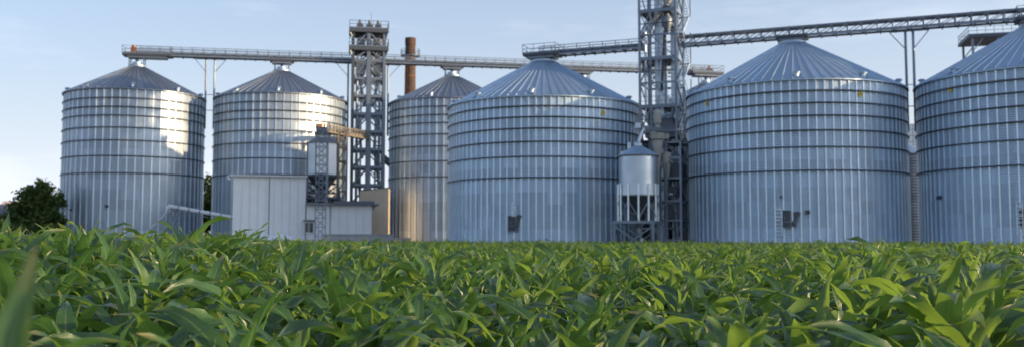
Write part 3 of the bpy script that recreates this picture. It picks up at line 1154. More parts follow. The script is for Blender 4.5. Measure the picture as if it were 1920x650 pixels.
# ------------------------------------------------------------------ hopper bin on steel table, front right of the middle silo
def hopper_bin():
    Y = 93.0
    c = at(1197, 413, Y)
    root = thing('hopper_bin', 'small round hopper bin on a steel table in front of the tall tower', 'bin', (c.x, c.y, 0), ROW_RZ)
    k = Y / FPX
    rb = 36.0 * k
    z = lambda py: at(1197, py, Y).z
    ze, zs, zb = z(292), z(345), z(367)
    zt = z(414)
    hx = 1.92
    # ribbed cylinder: each course a sheet ring
    n = 5
    for i in range(n):
        a, b = zb + (ze - zb) * i / n, zb + (ze - zb) * (i + 1) / n
        MB().lathe([(rb + 0.006, a), (rb, b)], 48).build('wall_course', 'bin_sheet', root)
    MB().lathe([(rb - 0.01, zb), (0.35, zt + 0.55), (0.30, zt - 0.7)], 32).build('cone', 'dark_steel', root)
    MB().lathe([(rb + 0.05, zb - 0.06), (rb + 0.05, zb + 0.06), (rb - 0.02, zb + 0.06)], 40, smooth=False).build('skirt_ring', 'ring_steel', root)
    za = z(274)
    for i in range(16):
        q0, q1 = 2 * math.pi * i / 16, 2 * math.pi * (i + 1) / 16
        re = rb + 0.16
        vs = [(re * math.cos(q0), re * math.sin(q0), ze - 0.05), (re * math.cos(q1), re * math.sin(q1), ze - 0.05),
              (0.4 * math.cos(q1), 0.4 * math.sin(q1), za), (0.4 * math.cos(q0), 0.4 * math.sin(q0), za)]
        m = MB().add(vs, [(0, 1, 2, 3)])
        m.beam(Vector(vs[0]) + Vector((0, 0, 0.03)), Vector(vs[3]) + Vector((0, 0, 0.03)), 0.06)
        m.build('roof_sheet', 'roof_sheet', root)
    MB().lathe([(rb + 0.17, ze - 0.13), (rb + 0.19, ze - 0.02), (rb - 0.02, ze)], 40, smooth=False).build('eave_ring', 'ring_steel', root)
    MB().lathe([(0.45, za - 0.05), (0.45, za + 0.25), (0.3, za + 0.4), (0.001, za + 0.4)], 16, smooth=False).build('roof_cap', 'bin_sheet', root)
    part_tube('inlet_spout', 'bin_sheet', root, (0.05, 0, za + 0.3), (0.5, 0.35, z(240)), 0.17)
    part_box('inlet_box', 'bin_sheet', root, (0.1, 0.0, z(236)), (0.6, 0.5, 0.5))
    part_beam('inlet_arm', 'frame_steel', root, (0.3, 0.2, z(238)), (2.2, 3.6, z(240)), 0.35)
    part_box('inspection_box', 'bin_sheet', root, (-0.75, -0.3, za + 0.05), (0.35, 0.4, 0.6))
    part_box('roof_hatch', 'bin_sheet', root, (-1.45, -0.3, ze + 0.35), (0.4, 0.35, 0.2))
    # posts round the skirt with cross bracing
    np_ = 12
    pts = []
    for i in range(np_):
        q = 2 * math.pi * (i + 0.5) / np_
        p = Vector(((rb + 0.07) * math.cos(q), (rb + 0.07) * math.sin(q), 0))
        pts.append(p)
        part_beam('skirt_post', 'stiffener_steel', root, p + Vector((0, 0, zt)), p + Vector((0, 0, zs)), 0.15)
    for i in range(np_):
        p, q = pts[i], pts[(i + 1) % np_]
        if i % 2 == 0:
            part_beam('brace', 'frame_steel', root, p + Vector((0, 0, zb - 0.5)), q + Vector((0, 0, zt + 0.3)), 0.08)
        else:
            part_beam('brace', 'frame_steel', root, q + Vector((0, 0, zb - 0.5)), p + Vector((0, 0, zt + 0.3)), 0.08)
    m = MB().box((0, 0, zt + 0.75), (0.9, 0.9, 0.12)).tube((0, 0, zt + 0.7), (0, 0, zt - 1.2), 0.22)
    m.build('slide_gate', 'frame_steel', root)
    # table
    for y in (-hx, hx):
        part_beam('table_beam', 'frame_steel', root, (-hx - 0.15, y, zt - 0.12), (hx + 0.15, y, zt - 0.12), 0.22, 0.26)
    for x in (-hx, hx):
        part_beam('table_beam', 'frame_steel', root, (x, -hx + 0.11, zt - 0.12), (x, hx - 0.11, zt - 0.12), 0.22, 0.24)
    for x in (-hx, hx):
        for y in (-hx, hx):
            part_beam('leg', 'frame_steel', root, (x, y, 0), (x, y, zt - 0.26), 0.28)
    for y in (-hx, hx):
        part_beam('cross_brace', 'frame_steel', root, (-hx, y, zt - 0.5), (hx, y, 0.4), 0.12)
        part_beam('cross_brace', 'frame_steel', root, (hx, y, zt - 0.5), (-hx, y, 0.4), 0.12)
    for x in (-hx, hx):
        part_beam('cross_brace', 'frame_steel', root, (x, -hx, zt - 0.5), (x, hx, 0.4), 0.10)
    part_box('valve', 'bin_sheet', root, (0.5, -0.6, 1.5), (0.35, 0.35, 0.6))


hopper_bin()


def cleaning_frame():
    """steel frame with cyclones beside the tower's foot"""
    Y = 97.5
    c = at(1262, 440, Y)
    root = thing('machinery_frame', 'dark steel machinery frame between the hopper bin and the right silo', 'steel frame', (c.x, c.y, 0), ROW_RZ)
    hx, hy = 1.25, 1.9
    zt = at(1262, 268, Y).z
    for x in (-hx, -0.2, hx):
        for y in (-hy, hy):
            part_beam('column', 'frame_steel', root, (x, y, 0), (x, y, zt), 0.19)
    lv = [1.6, 3.6, 5.6, 7.9, 10.0, zt - 0.12]
    zp = 0
    for k, z in enumerate(lv):
        for y in (-hy, hy):
            part_beam('beam', 'frame_steel', root, (-hx, y, z), (hx, y, z), 0.14, 0.2)
        for x in (-hx, hx):
            part_beam('beam', 'frame_steel', root, (x, -hy, z), (x, hy, z), 0.13, 0.18)
        part_beam('brace', 'frame_steel', root, (-hx, -hy, zp), (-0.2, -hy, z), 0.09)
        part_beam('brace', 'dark_steel', root, (-0.2, -hy, z), (hx, -hy, zp), 0.09)
        if k % 2:
            part_box('floor_grating', 'dark_steel', root, (0, 0, z + 0.12), (2 * hx - 0.2, 2 * hy - 0.3, 0.06))
        zp = z
    part_box('cleaner_housing', 'dark_steel', root, (0.2, 0.3, 8.8), (1.9, 2.4, 1.4))
    part_box('fan_housing', 'trim', root, (0.1, 0.2, 4.5), (1.7, 2.2, 1.3))
    MB().tube((0.3, -1.6, 6.6), (0.3, 0.8, 6.6), 0.55, n=14).build('fan', 'dark_steel', root)
    part_box('lamp_plate', 'bin_sheet', root, (0.25, -hy - 0.12, at(1264, 365, Y).z), (0.42, 0.04, 0.13))
    for a, b in (((-0.9, -1.5, 1.0), (-0.9, -1.5, 9.0)), ((0.8, -1.2, 0.4), (0.4, -1.2, 6.3))):
        part_tube('duct', 'frame_steel', root, a, b, 0.15)
    # cyclone: inlet drum, body, cone
    Yc = 95.5
    q = at(1233, 250, Yc)
    cy = thing('dust_cyclone', 'cream dust cyclone with round collar above the hopper bin', 'cyclone', (q.x, q.y, 0))
    z = lambda py: at(1233, py, Yc).z
    k = Yc / FPX
    MB().lathe([(9 * k, z(262)), (10.5 * k, z(266)), (7.5 * k, z(287)), (2.5 * k, z(318)), (2.0 * k, z(345))], 20, smooth=True).build('cone', 'cream_paint', cy)
    MB().lathe([(10 * k, z(262)), (14 * k, z(261)), (14 * k, z(250)), (10 * k, z(247)), (4.6 * k, z(246)), (4.6 * k, z(232))], 20, smooth=False).build('collar', 'cream_paint', cy)
    MB().lathe([(4.5 * k, z(234)), (7.5 * k, z(231)), (7.5 * k, z(212)), (5 * k, z(206)), (0.01, z(205))], 20, smooth=False).build('rain_hood', 'cream_paint', cy)
    part_box('inlet', 'cream_paint', cy, (14 * k, 0.25, z(255)), (15 * k, 0.5, 10 * k))
    part_tube('duct', 'frame_steel', cy, (5 * k, 0.2, z(222)), (22 * k, 0.9, z(212)), 0.2)
    part_tube('down_pipe', 'frame_steel', cy, (0, 0, 0), (0, 0, z(343)), 0.14)
    for s in (-1, 1):
        part_beam('support_leg', 'frame_steel', cy, (s * 8 * k, 0.75, 0), (s * 8 * k, 0.75, z(258)), 0.13)
        part_beam('support_arm', 'frame_steel', cy, (s * 8 * k, 0.75, z(260)), (s * 8 * k, 0, z(260)), 0.10)
    q = at(1250, 300, 96.2)
    c2 = thing('dust_cyclone', 'narrow dark cyclone cone inside the machinery frame', 'cyclone', (q.x, q.y, 0))
    MB().lathe([(0.001, z(283)), (0.55, z(285)), (0.55, z(300)), (0.16, z(336)), (0.14, z(356))], 16).build('cone', 'cream_paint', c2)
    part_tube('down_pipe', 'frame_steel', c2, (0, 0, 0), (0, 0, z(354)), 0.12)


cleaning_frame()

# ------------------------------------------------------------------ white sheds and what stands round them
SH_RZ = R_(14.5)


def cladding(root, x0, x1, y, z0, z1, mat, n, face=-1):
    """vertical cladding panels, each its own sheet with raised ribs; local frame"""
    w = (x1 - x0) / n
    m = MB()
    m.box((w / 2, 0, (z1 - z0) / 2), (w - 0.025, 0.06, z1 - z0))
    for i in range(3):
        m.box((w * (i + 0.5) / 3, face * 0.04, (z1 - z0) / 2), (0.05, 0.022, z1 - z0 - 0.004))
    me = m.mesh('cladding_panel', mat)
    for i in range(n):
        inst('cladding_panel', me, root, (x0 + i * w, y, z0))


def sheds():
    Y = 112.5
    a = at(437, 400, Y)
    b = at(573, 400, Y)
    ux = Vector((math.cos(SH_RZ), math.sin(SH_RZ), 0))
    W = (b.x - a.x) * 1.0 / (math.cos(SH_RZ) - math.sin(SH_RZ) * (b.x / Y))
    zt = at(505, 330, Y).z
    root = thing('clad_shed', 'tall windowless white clad shed in front of the second silo', 'shed', (a.x, a.y, 0), SH_RZ)
    D = 8.5
    cladding(root, 0, W, 0, 0, zt, 'white_cladding', 9)
    m = MB()
    m.box((0.03, D / 2 + 0.04, zt / 2), (0.06, D - 0.02, zt)).box((W - 0.03, D / 2 + 0.04, zt / 2), (0.06, D - 0.02, zt)).box((W / 2, D + 0.06, zt / 2), (W, 0.06, zt))
    m.build('wall', 'white_cladding', root)
    part_box('corner_trim', 'trim', root, (W * 0.49, -0.075, zt / 2), (0.10, 0.03, zt - 0.02))
    part_box('corner_trim', 'white_cladding', root, (0.02, -0.06, zt / 2), (0.18, 0.05, zt - 0.02))
    part_box('belt_seam', 'white_cladding', root, (W / 2, -0.072, zt * 0.40), (W, 0.02, 0.05))
    m = MB()
    m.add([(-0.35, -0.35, zt + 0.02), (W + 0.2, -0.35, zt + 0.02), (W + 0.2, D + 0.3, zt + 0.55), (-0.35, D + 0.3, zt + 0.55),
           (-0.35, -0.35, zt + 0.2), (W + 0.2, -0.35, zt + 0.2), (W + 0.2, D + 0.3, zt + 0.73), (-0.35, D + 0.3, zt + 0.73)],
          [(3, 2, 1, 0), (4, 5, 6, 7), (0, 1, 5, 4), (1, 2, 6, 5), (2, 3, 7, 6), (3, 0, 4, 7)])
    m.build('roof', 'grey_roof', root)
    part_box('gutter', 'tarp', root, (W / 2 - 0.2, -0.43, zt + 0.06), (W + 0.7, 0.14, 0.16))
    part_tube('downpipe', 'tarp', root, (-0.45, -0.43, zt - 0.5), (-0.75, -0.43, zt), 0.1)

    # low shed
    Y2 = 114.2
    a2 = at(574, 400, Y2)
    b2 = at(697, 400, Y2)
    W2 = (b2.x - a2.x) / (math.cos(SH_RZ) - math.sin(SH_RZ) * (b2.x / Y2))
    z2 = at(640, 384, Y2).z
    r2 = thing('clad_shed', 'low white clad shed with grey overhanging roof under the octagonal hopper', 'shed', (a2.x, a2.y, 0), SH_RZ)
    cladding(r2, 0.05, W2, 0, 0, z2, 'white_cladding', 8)
    m = MB()
    D2 = 7.0
    m.box((0.08, D2 / 2 + 0.04, z2 / 2), (0.06, D2 - 0.02, z2)).box((W2 - 0.03, D2 / 2 + 0.04, z2 / 2), (0.06, D2 - 0.02, z2)).box((W2 / 2, D2 + 0.06, z2 / 2), (W2 - 0.1, 0.06, z2))
    m.build('wall', 'white_cladding', r2)
    part_box('roof', 'grey_roof', r2, (W2 / 2 + 0.4, D2 / 2 - 0.2, z2 + 0.13), (W2 + 0.9, D2 + 1.1, 0.24))
    part_box('roof_edge', 'trim', r2, (W2 * 0.72, -0.80, z2 + 0.28), (W2 * 0.62, 0.10, 0.50))
    part_box('seam_trim', 'trim', r2, (W2 * 0.36, -0.075, z2 / 2), (0.07, 0.03, z2 - 0.02))
    part_tube('downpipe', 'trim', r2, (W2 + 0.12, -0.15, z2 - 0.5), (W2 + 0.35, -0.55, z2), 0.09)
    # window with hood
    wz0, wz1 = at(578, 436, Y2).z, at(578, 416, Y2).z
    wx = 0.35
    wnd = MB()
    for s in (-1, 1):
        wnd.box((wx + s * 0.55, -0.16, (wz0 + wz1) / 2), (0.14, 0.2, wz1 - wz0))
        wnd.box((wx, -0.16, (wz0 + wz1) / 2 + s * (wz1 - wz0) / 2), (1.24, 0.2, 0.14))
    wnd.box((wx, -0.16, (wz0 + wz1) / 2), (0.07, 0.1, wz1 - wz0 - 0.14))
    w_ = wnd.build('window', 'tarp', r2)
    MB().box((wx, -0.10, (wz0 + wz1) / 2), (0.98, 0.03, wz1 - wz0 - 0.1)).build('pane', 'glass', w_)
    part_box('window_hood', 'trim', r2, (wx, -0.3, wz1 + 0.22), (1.5, 0.55, 0.14))

    # beige tall box behind
    Y3 = 125.0
    a3, b3 = at(674, 400, Y3), at(728, 400, Y3)
    W3 = b3.x - a3.x
    z3 = at(728, 352, Y3).z
    r3 = thing('beige_building', 'beige clad building with slanting top beside the low white shed', 'building', (a3.x, a3.y, 0), R_(5))
    n = 5
    for i in range(n):
        x0, x1 = W3 * i / n, W3 * (i + 1) / n
        za, zb = z3 - 0.45 * (1 - x0 / W3), z3 - 0.45 * (1 - x1 / W3)
        vs = [(x0 + 0.01, 0, 1.1), (x1 - 0.01, 0, 1.1), (x1 - 0.01, 0, zb), (x0 + 0.01, 0, za), (x0 + 0.01, 0.08, 1.1), (x1 - 0.01, 0.08, 1.1), (x1 - 0.01, 0.08, zb), (x0 + 0.01, 0.08, za)]
        MB().add(vs, [(0, 1, 2, 3), (7, 6, 5, 4), (4, 5, 1, 0), (5, 6, 2, 1), (6, 7, 3, 2), (7, 4, 0, 3)]).build('cladding_panel', 'beige_cladding', r3)
    m = MB().box((0.04, 2.6, (z3 - 0.45) / 2), (0.08, 5, z3 - 0.5)).box((W3 - 0.04, 2.6, z3 / 2), (0.08, 5, z3 - 0.05)).box((W3 / 2, 5.1, z3 / 2), (W3, 0.08, z3 - 0.5))
    m.build('wall', 'beige_cladding', r3)
    part_beam('roof_trim', 'tan_mesh', r3, (-0.1, 0.04, z3 - 0.40), (W3 + 0.1, 0.04, z3 + 0.06), 0.16, 0.12)
    m = MB().add([(-0.05, -0.05, z3 - 0.38), (W3 + 0.05, -0.05, z3 + 0.08), (W3 + 0.05, 5.2, z3 + 0.08), (-0.05, 5.2, z3 - 0.38)], [(0, 1, 2, 3)])
    m.build('roof', 'grey_roof', r3)
    part_box('plinth', 'dark_steel', r3, (W3 / 2, 0.1, 0.55), (W3 - 0.1, 0.12, 1.08))

    # concrete loading ramp and small pink block
    Yr = 110.0
    p, q = at(606, 445, Yr), at(738, 445, Yr)
    zr = at(670, 440, Yr).z
    rr = MB().box(((q.x - p.x) / 2, 0.9, zr / 2), (q.x - p.x, 1.8, zr))
    rr.box(((q.x - p.x) / 2, 0.9, zr + 0.06), (q.x - p.x + 0.2, 2.0, 0.12))
    o = rr.build('loading_ramp', 'concrete')
    o.location = (p.x, p.y, 0)
    o.rotation_euler.z = R_(8)
    tag(o, 'low grey concrete ramp in front of the low white shed', 'ramp')
    p = at(754, 450, 112)
    zz = at(754, 447, 112).z
    r5 = thing('pump_house', 'small pink plastered block at the foot of the chimney-side silo', 'hut', (p.x, p.y, 0), R_(4))
    part_box('wall', 'plaster_pink', r5, (0, 0, zz / 2), (1.9, 1.6, zz))
    part_box('roof', 'concrete', r5, (0, 0, zz + 0.05), (2.1, 1.8, 0.1))
    part_box('door', 'trim', r5, (0.3, -0.81, 0.8), (0.7, 0.05, 1.5))
    # tarp covered pile
    p = at(520, 446, 109)
    n1, n2 = 26, 12
    vs, fs = [], []
    rg = random.Random(3)
    for j in range(n2 + 1):
        for i in range(n1 + 1):
            u, v = i / n1 * 2 - 1, j / n2 * 2 - 1
            hh = max(0.0, (1 - abs(u) ** 3.0)) * max(0.0, 1 - v * v)
            hgt = 2.25 * hh ** 0.6 + (0.10 * math.sin(u * 9 + v * 4) + rg.uniform(-0.06, 0.06)) * min(1, hh * 2)
            vs.append((u * 3.6, v * 1.6, max(0.0, hgt)))
    for j in range(n2):
        for i in range(n1):
            k = j * (n1 + 1) + i
            fs.append((k, k + 1, k + n1 + 2, k + n1 + 1))
    o = MB().add(vs, fs, True).build('covered_pile', 'tarp')
    o.location = (p.x, p.y, 0.01)
    tag(o, 'low pile under a pale tarp at the foot of the white shed', 'tarp')


sheds()


def octagon_hopper():
    Y = 121.0
    c = at(605, 300, Y)
    k = Y / FPX
    root = thing('octagonal_hopper', 'octagonal pale hopper raised on legs behind the low white shed', 'hopper', (c.x, c.y, 0), R_(8))
    z = lambda py: at(605, py, Y).z
    r = 29 * k
    z0, z1 = z(328), z(270)
    for i in range(8):
        q0, q1 = math.pi / 8 + i * math.pi / 4, math.pi / 8 + (i + 1) * math.pi / 4
        p0 = Vector((r * math.cos(q0), r * math.sin(q0), 0))
        p1 = Vector((r * math.cos(q1), r * math.sin(q1), 0))
        d = (p1 - p0) * 0.02
        n = Vector(((p0 + p1).x, (p0 + p1).y, 0)).normalized() * 0.08
        A, B = p0 + d, p1 - d
        vs = [A + Vector((0, 0, z0)), B + Vector((0, 0, z0)), B + Vector((0, 0, z1)), A + Vector((0, 0, z1))]
        vs += [v - n for v in vs]
        MB().add(vs, [(0, 1, 2, 3), (7, 6, 5, 4), (4, 5, 1, 0), (5, 6, 2, 1), (6, 7, 3, 2), (7, 4, 0, 3)]).build('side_panel', 'white_cladding' if i in (5, 6, 7) else 'bin_sheet', root)
        part_beam('corner_post', 'trim', root, p0 + Vector((0, 0, z0 - 0.1)), p0 + Vector((0, 0, z1 + 0.05)), 0.12)
    MB().lathe([(r * 1.06, z1 - 0.02), (r * 1.06, z1 + 0.12), (r * 0.45, z(258)), (0.01, z(257))], 8, smooth=False, a0=math.pi / 8).build('roof', 'trim', root)
    MB().lathe([(r * 0.97, z0 + 0.05), (r * 1.02, z0 - 0.2), (0.4, z(362)), (0.35, z(375))], 8, smooth=False, a0=math.pi / 8).build('cone', 'dark_steel', root)
    for i in range(4):
        q = math.pi / 8 + i * math.pi / 2
        p = Vector((r * math.cos(q), r * math.sin(q), 0))
        part_beam('leg', 'frame_steel', root, p, p + Vector((0, 0, z0)), 0.22)
    for zz in (z(345), z(362), z(378)):
        for i in range(4):
            q, q2 = math.pi / 8 + i * math.pi / 2, math.pi / 8 + (i + 1) * math.pi / 2
            part_beam('brace', 'dark_steel', root, (r * math.cos(q), r * math.sin(q), zz), (r * math.cos(q2), r * math.sin(q2), zz + 1.0), 0.12)
            part_beam('tie', 'dark_steel', root, (r * math.cos(q), r * math.sin(q), zz), (r * math.cos(q2), r * math.sin(q2), zz), 0.12)
    # head house over the roof
    zh = z(236)
    for sx in (-1, 1):
        for sy in (-1, 1):
            part_beam('head_post', 'frame_steel', root, (sx * 0.8, sy * 0.8, z(262)), (sx * 0.8, sy * 0.8, zh + 0.3), 0.12)
    part_box('head_deck', 'dark_steel', root, (0, 0, z(252)), (2.1, 2.1, 0.16))
    m = MB().box((-0.1, 0, z(246)), (1.3, 1.2, 0.9)).tube((-0.5, -0.7, z(240)), (-0.5, 0.7, z(240)), 0.45, n=12)
    m.build('gearbox', 'dark_steel', root)
    part_box('motor', 'orange_paint', root, (-0.35, -0.5, z(236)), (0.5, 0.5, 0.45))
    part_beam('brace', 'frame_steel', root, (-0.8, -0.8, z(262)), (0.8, -0.8, zh), 0.09)
    part_beam('brace', 'frame_steel', root, (0.8, -0.8, z(262)), (-0.8, -0.8, zh), 0.09)
    # catwalk round the cone
    e = r * 1.1
    part_box('catwalk', 'dark_steel', root, (0, 0, z(373)), (2 * e, 2 * e, 0.16))
    railing(root, [(-e, -e, z(373) + 0.08), (e, -e, z(373) + 0.08), (e, e, z(373) + 0.08)], step=1.0, mat='dark_steel')

    # tan stair frame right of the hopper, catching the sun
    c2 = at(642, 330, 124.0)
    fr = thing('stair_frame', 'tall narrow sunlit steel frame right of the octagonal hopper', 'steel frame', (c2.x, c2.y, 0), R_(8))
    zt = at(642, 246, 124.0).z
    for sx in (-0.55, 0.55):
        for sy in (-0.7, 0.7):
            part_beam('column', 'tan_mesh', fr, (sx, sy, 0), (sx, sy, zt), 0.2)
    n = 8
    for i in range(1, n + 1):
        zz = zt * i / n
        for sy in (-0.7, 0.7):
            part_beam('beam', 'tan_mesh', fr, (-0.55, sy, zz), (0.55, sy, zz), 0.1, 0.16)
            part_beam('brace', 'tan_mesh', fr, (-0.55, sy, zz - zt / n), (0.55, sy, zz), 0.08)
        for sx in (-0.55, 0.55):
            part_beam('beam', 'tan_mesh', fr, (sx, -0.7, zz), (sx, 0.7, zz), 0.1, 0.14)

    # inclined gallery from the hopper head to the rear tower
    p0 = at(608, 247, 121.0)
    p1 = at(688, 261, 131.6)
    d = p1 - p0
    L = d.length
    g = bpy.data.objects.new('conveyor_gallery', None)
    COL.objects.link(g)
    g.location = p0
    g.rotation_euler = (0, -math.asin(d.z / L), math.atan2(d.y, d.x))
    tag(g, 'tan sunlit conveyor gallery from the octagonal hopper to the rear tower', 'conveyor')
    part_box('trough', 'tan_mesh', g, (L / 2, 0, 0.25), (L, 0.6, 0.45))
    for s in (-0.45, 0.45):
        part_beam('bottom_chord', 'tan_mesh', g, (0, s, 0), (L, s, 0), 0.12, 0.14)
        part_beam('top_chord', 'tan_mesh', g, (0, s, 1.0), (L, s, 1.0), 0.08)
        nb = int(L / 0.8)
        for i in range(nb):
            part_beam('brace', 'tan_mesh', g, (L * i / nb, s, 0.0), (L * (i + 1) / nb, s, 1.0), 0.07)
            part_beam('post', 'tan_mesh', g, (L * i / nb, s, 0.0), (L * i / nb, s, 1.0), 0.06)


octagon_hopper()


def lattice_mast():
    Y = 110.8
    c = at(601, 400, Y)
    root = thing('ladder_mast', 'slender grey lattice mast with ladder in front of the low shed', 'mast', (c.x, c.y, 0), R_(12))
    zt = at(601, 243, Y).z
    h = 9.5 * Y / FPX
    for sx in (-1, 1):
        for sy in (-1, 1):
            part_beam('column', 'frame_steel', root, (sx * h, sy * h, 0), (sx * h, sy * h, zt), 0.085)
    n = 14
    for i in range(n):
        a, b = zt * i / n, zt * (i + 1) / n
        for sy in (-1, 1):
            part_beam('beam', 'frame_steel', root, (-h, sy * h, b), (h, sy * h, b), 0.055)
            part_beam('brace', 'frame_steel', root, (-h, sy * h, a), (h, sy * h, b), 0.04)
            part_beam('brace', 'frame_steel', root, (h, sy * h, a), (-h, sy * h, b), 0.04)
        for sx in (-1, 1):
            part_beam('beam', 'frame_steel', root, (sx * h, -h, b), (sx * h, h, b), 0.055)
    m = MB()
    for s in (-0.22, 0.22):
        m.beam((s, 0, 0.1), (s, 0, zt), 0.05)
    for i in range(40):
        m.beam((-0.22, 0, 0.3 + i * (zt - 0.5) / 40), (0.22, 0, 0.3 + i * (zt - 0.5) / 40), 0.04)
    for i in range(n):
        m.beam((-h, -h, zt * (i + 1) / n), (0, 0, zt * (i + 1) / n), 0.04)
    m.build('ladder', 'frame_steel', root)
    part_beam('bridge_tie', 'frame_steel', root, (h, h, zt - 1.0), (h + 0.3, 8.6, zt - 1.0), 0.12)


lattice_mast()


def pipe_conveyor():
    Ya, Yb = 116.0, 113.2
    p0, p1 = at(317, 386, Ya), at(436, 407, Yb)
    root = thing('pipe_conveyor', 'pale tube conveyor sloping on a lattice leg into the white shed', 'conveyor', (p0.x, p0.y, 0))
    a = Vector((0, 0, p0.z))
    b = Vector((p1.x - p0.x, p1.y - p0.y, p1.z))
    n = 6
    for i in range(n):
        q0, q1 = a.lerp(b, i / n + 0.004), a.lerp(b, (i + 1) / n - 0.004)
        part_tube('tube_section', 'tarp', root, q0, q1, 0.24, n=12)
    for i in range(1, n):
        q = a.lerp(b, i / n)
        d = (b - a).normalized() * 0.05
        part_tube('flange', 'frame_steel', root, q - d, q + d, 0.29, n=12)
    m = MB()
    m.beam(a + Vector((0.3, 0.1, -0.55)), a.lerp(b, 0.62) + Vector((0, 0, -0.5)), 0.06)
    m.build('truss_rod', 'frame_steel', root)
    h = 0.62
    zc = a.z - 0.35
    cx = 0.75
    for sx in (-1, 1):
        for sy in (-1, 1):
            part_beam('leg', 'frame_steel', root, (cx + sx * h, sy * h, 0), (cx + sx * h, sy * h, zc), 0.10)
    for i in range(4):
        z0, z1 = zc * i / 4, zc * (i + 1) / 4
        for sy in (-1, 1):
            part_beam('tie', 'frame_steel', root, (cx - h, sy * h, z1), (cx + h, sy * h, z1), 0.08)
            part_beam('brace', 'frame_steel', root, (cx - h, sy * h, z0), (cx, sy * h, z1), 0.06)
            part_beam('brace', 'frame_steel', root, (cx + h, sy * h, z0), (cx, sy * h, z1), 0.06)
    part_box('head_box', 'tarp', root, (-0.05, 0, a.z - 0.35), (0.5, 0.5, 0.75))
    e = at(279, 432, 117.5) - p0
    part_tube('spout', 'tarp', root, (-0.1, 0, a.z - 0.7), (e.x, e.y, at(279, 432, 117.5).z), 0.13)
    part_beam('handrail_post', 'frame_steel', root, a.lerp(b, 0.17) + Vector((0, 0, 0.2)), a.lerp(b, 0.17) + Vector((0, 0, 0.75)), 0.05)


pipe_conveyor()


def platform_frame():
    """tower top seen above the right-hand roof"""
    Y = 122.0
    c = at(1862, 90, Y)
    root = thing('platform_tower', 'railed platform on steel posts peeping over the rightmost roof', 'tower', (c.x, c.y, 0), R_(-14))
    k = Y / FPX
    zd = at(1862, 75, Y).z
    hx, hy = 3.3, 3.0
    part_box('deck', 'dark_steel', root, (0, 0, zd), (2 * hx + 0.6, 2 * hy + 0.4, 0.35))
    for sx in (-1, 0.0, 1):
        for sy in (-1, 1):
            part_beam('column', 'frame_steel', root, (sx * hx * 0.92, sy * hy * 0.9, 0), (sx * hx * 0.92, sy * hy * 0.9, zd - 0.17), 0.26)
            part_beam('knee_brace', 'frame_steel', root, (sx * hx * 0.92, sy * hy * 0.9, zd - 1.9), (sx * hx * 0.92 + (1.3 if sx < 1 else -1.3), sy * hy * 0.9, zd - 0.2), 0.12)
    for i in range(1, 9):
        z = zd * i / 9
        for sy in (-1, 1):
            part_beam('beam', 'frame_steel', root, (-hx * 0.92, sy * hy * 0.9, z), (hx * 0.92, sy * hy * 0.9, z), 0.16)
    e = 0.25
    railing(root, [(-hx - e, -hy, zd + 0.18), (hx + e, -hy, zd + 0.18), (hx + e, hy, zd + 0.18), (-hx - e, hy, zd + 0.18)], closed=True, step=0.9)
    # pale panelled block and ribbed bin seen in the gap between the two right-hand silos
    Yb = 134.0
    q = at(1706, 255, Yb)
    bl = thing('panel_block', 'pale gridded block glimpsed between the two right-hand silos', 'building', (q.x, q.y, 0), R_(-22))
    z0, z1 = at(1706, 277, Yb).z, at(1706, 232, Yb).z
    part_box('core', 'grey_roof', bl, (0, 1.9, z1 / 2), (3.9, 3.6, z1 - 0.05))
    me = MB().box((0, 0, 0), (0.74, 0.1, (z1 - z0) / 4 - 0.06)).mesh('wall_panel', 'white_cladding')
    for i in range(5):
        for j in range(4):
            inst('wall_panel', me, bl, (-1.6 + i * 0.8, 0.05, z0 + (j + 0.5) * (z1 - z0) / 4))
    q = at(1707, 400, 126.0)
    rb = thing('ribbed_bin', 'dark horizontally ribbed bin in the gap between the two right-hand silos', 'bin', (q.x, q.y, 0))
    ze = at(1707, 290, 126.0).z
    n = 34
    for i in range(n):
        a, b = ze * i / n, ze * (i + 1) / n
        MB().lathe([(2.6, a), (2.72, (a + b) / 2), (2.6, b)], 28, smooth=False).build('rib', 'frame_steel', rb)
    MB().lathe([(2.8, ze), (0.4, ze + 1.25), (0.01, ze + 1.25)], 28, smooth=False).build('roof', 'roof_sheet', rb)


platform_frame()


# ------------------------------------------------------------------ far houses
def house(label, px0, px1, py_e, py_r, Y, wallm, roofm, rz=0.0, depth=8.0):
    a, b = at(px0, py_e, Y), at(px1, py_e, Y)
    root = thing('house', label, 'house', ((a.x + b.x) / 2, Y, 0), rz)
    w = b.x - a.x
    ze, zr = a.z, at(px0, py_r, Y).z
    part_box('wall', wallm, root, (0, depth / 2, ze / 2), (w, depth, ze))
    m = MB()
    m.add([(-w / 2 - 0.4, -0.4, ze), (w / 2 + 0.4, -0.4, ze), (w / 2 + 0.4, depth + 0.4, ze), (-w / 2 - 0.4, depth + 0.4, ze), (-w / 2 - 0.4, depth / 2, zr), (w / 2 + 0.4, depth / 2, zr)],
          [(0, 1, 5, 4), (2, 3, 4, 5), (3, 0, 4), (1, 2, 5), (3, 2, 1, 0)])
    m.build('roof', roofm, root)
    for i in range(3):
        x = -w / 2 + w * (i + 0.5) / 3
        o = part_box('window', 'tarp', root, (x, -0.04, ze * 0.55), (1.1, 0.08, 1.3))
        MB().box((x, -0.09, ze * 0.55), (0.9, 0.03, 1.1)).build('pane', 'glass', o)
    part_box('door', 'rust', root, (w * 0.32, -0.04, 1.05), (0.9, 0.08, 2.1))


house('low house with dark grey roof at the far left edge behind the tree', -60, 26, 404, 381, 165, 'grey_roof', 'house_roof', R_(-4))
house('distant pale house whose gable shows above the dark roof at far left', 2, 40, 388, 375, 230, 'plaster_pink', 'plaster_pink', R_(12))
house('distant pinkish house between the tree and the far left silo', 92, 150, 392, 379, 210, 'plaster_pink', 'beige_cladding', R_(8))


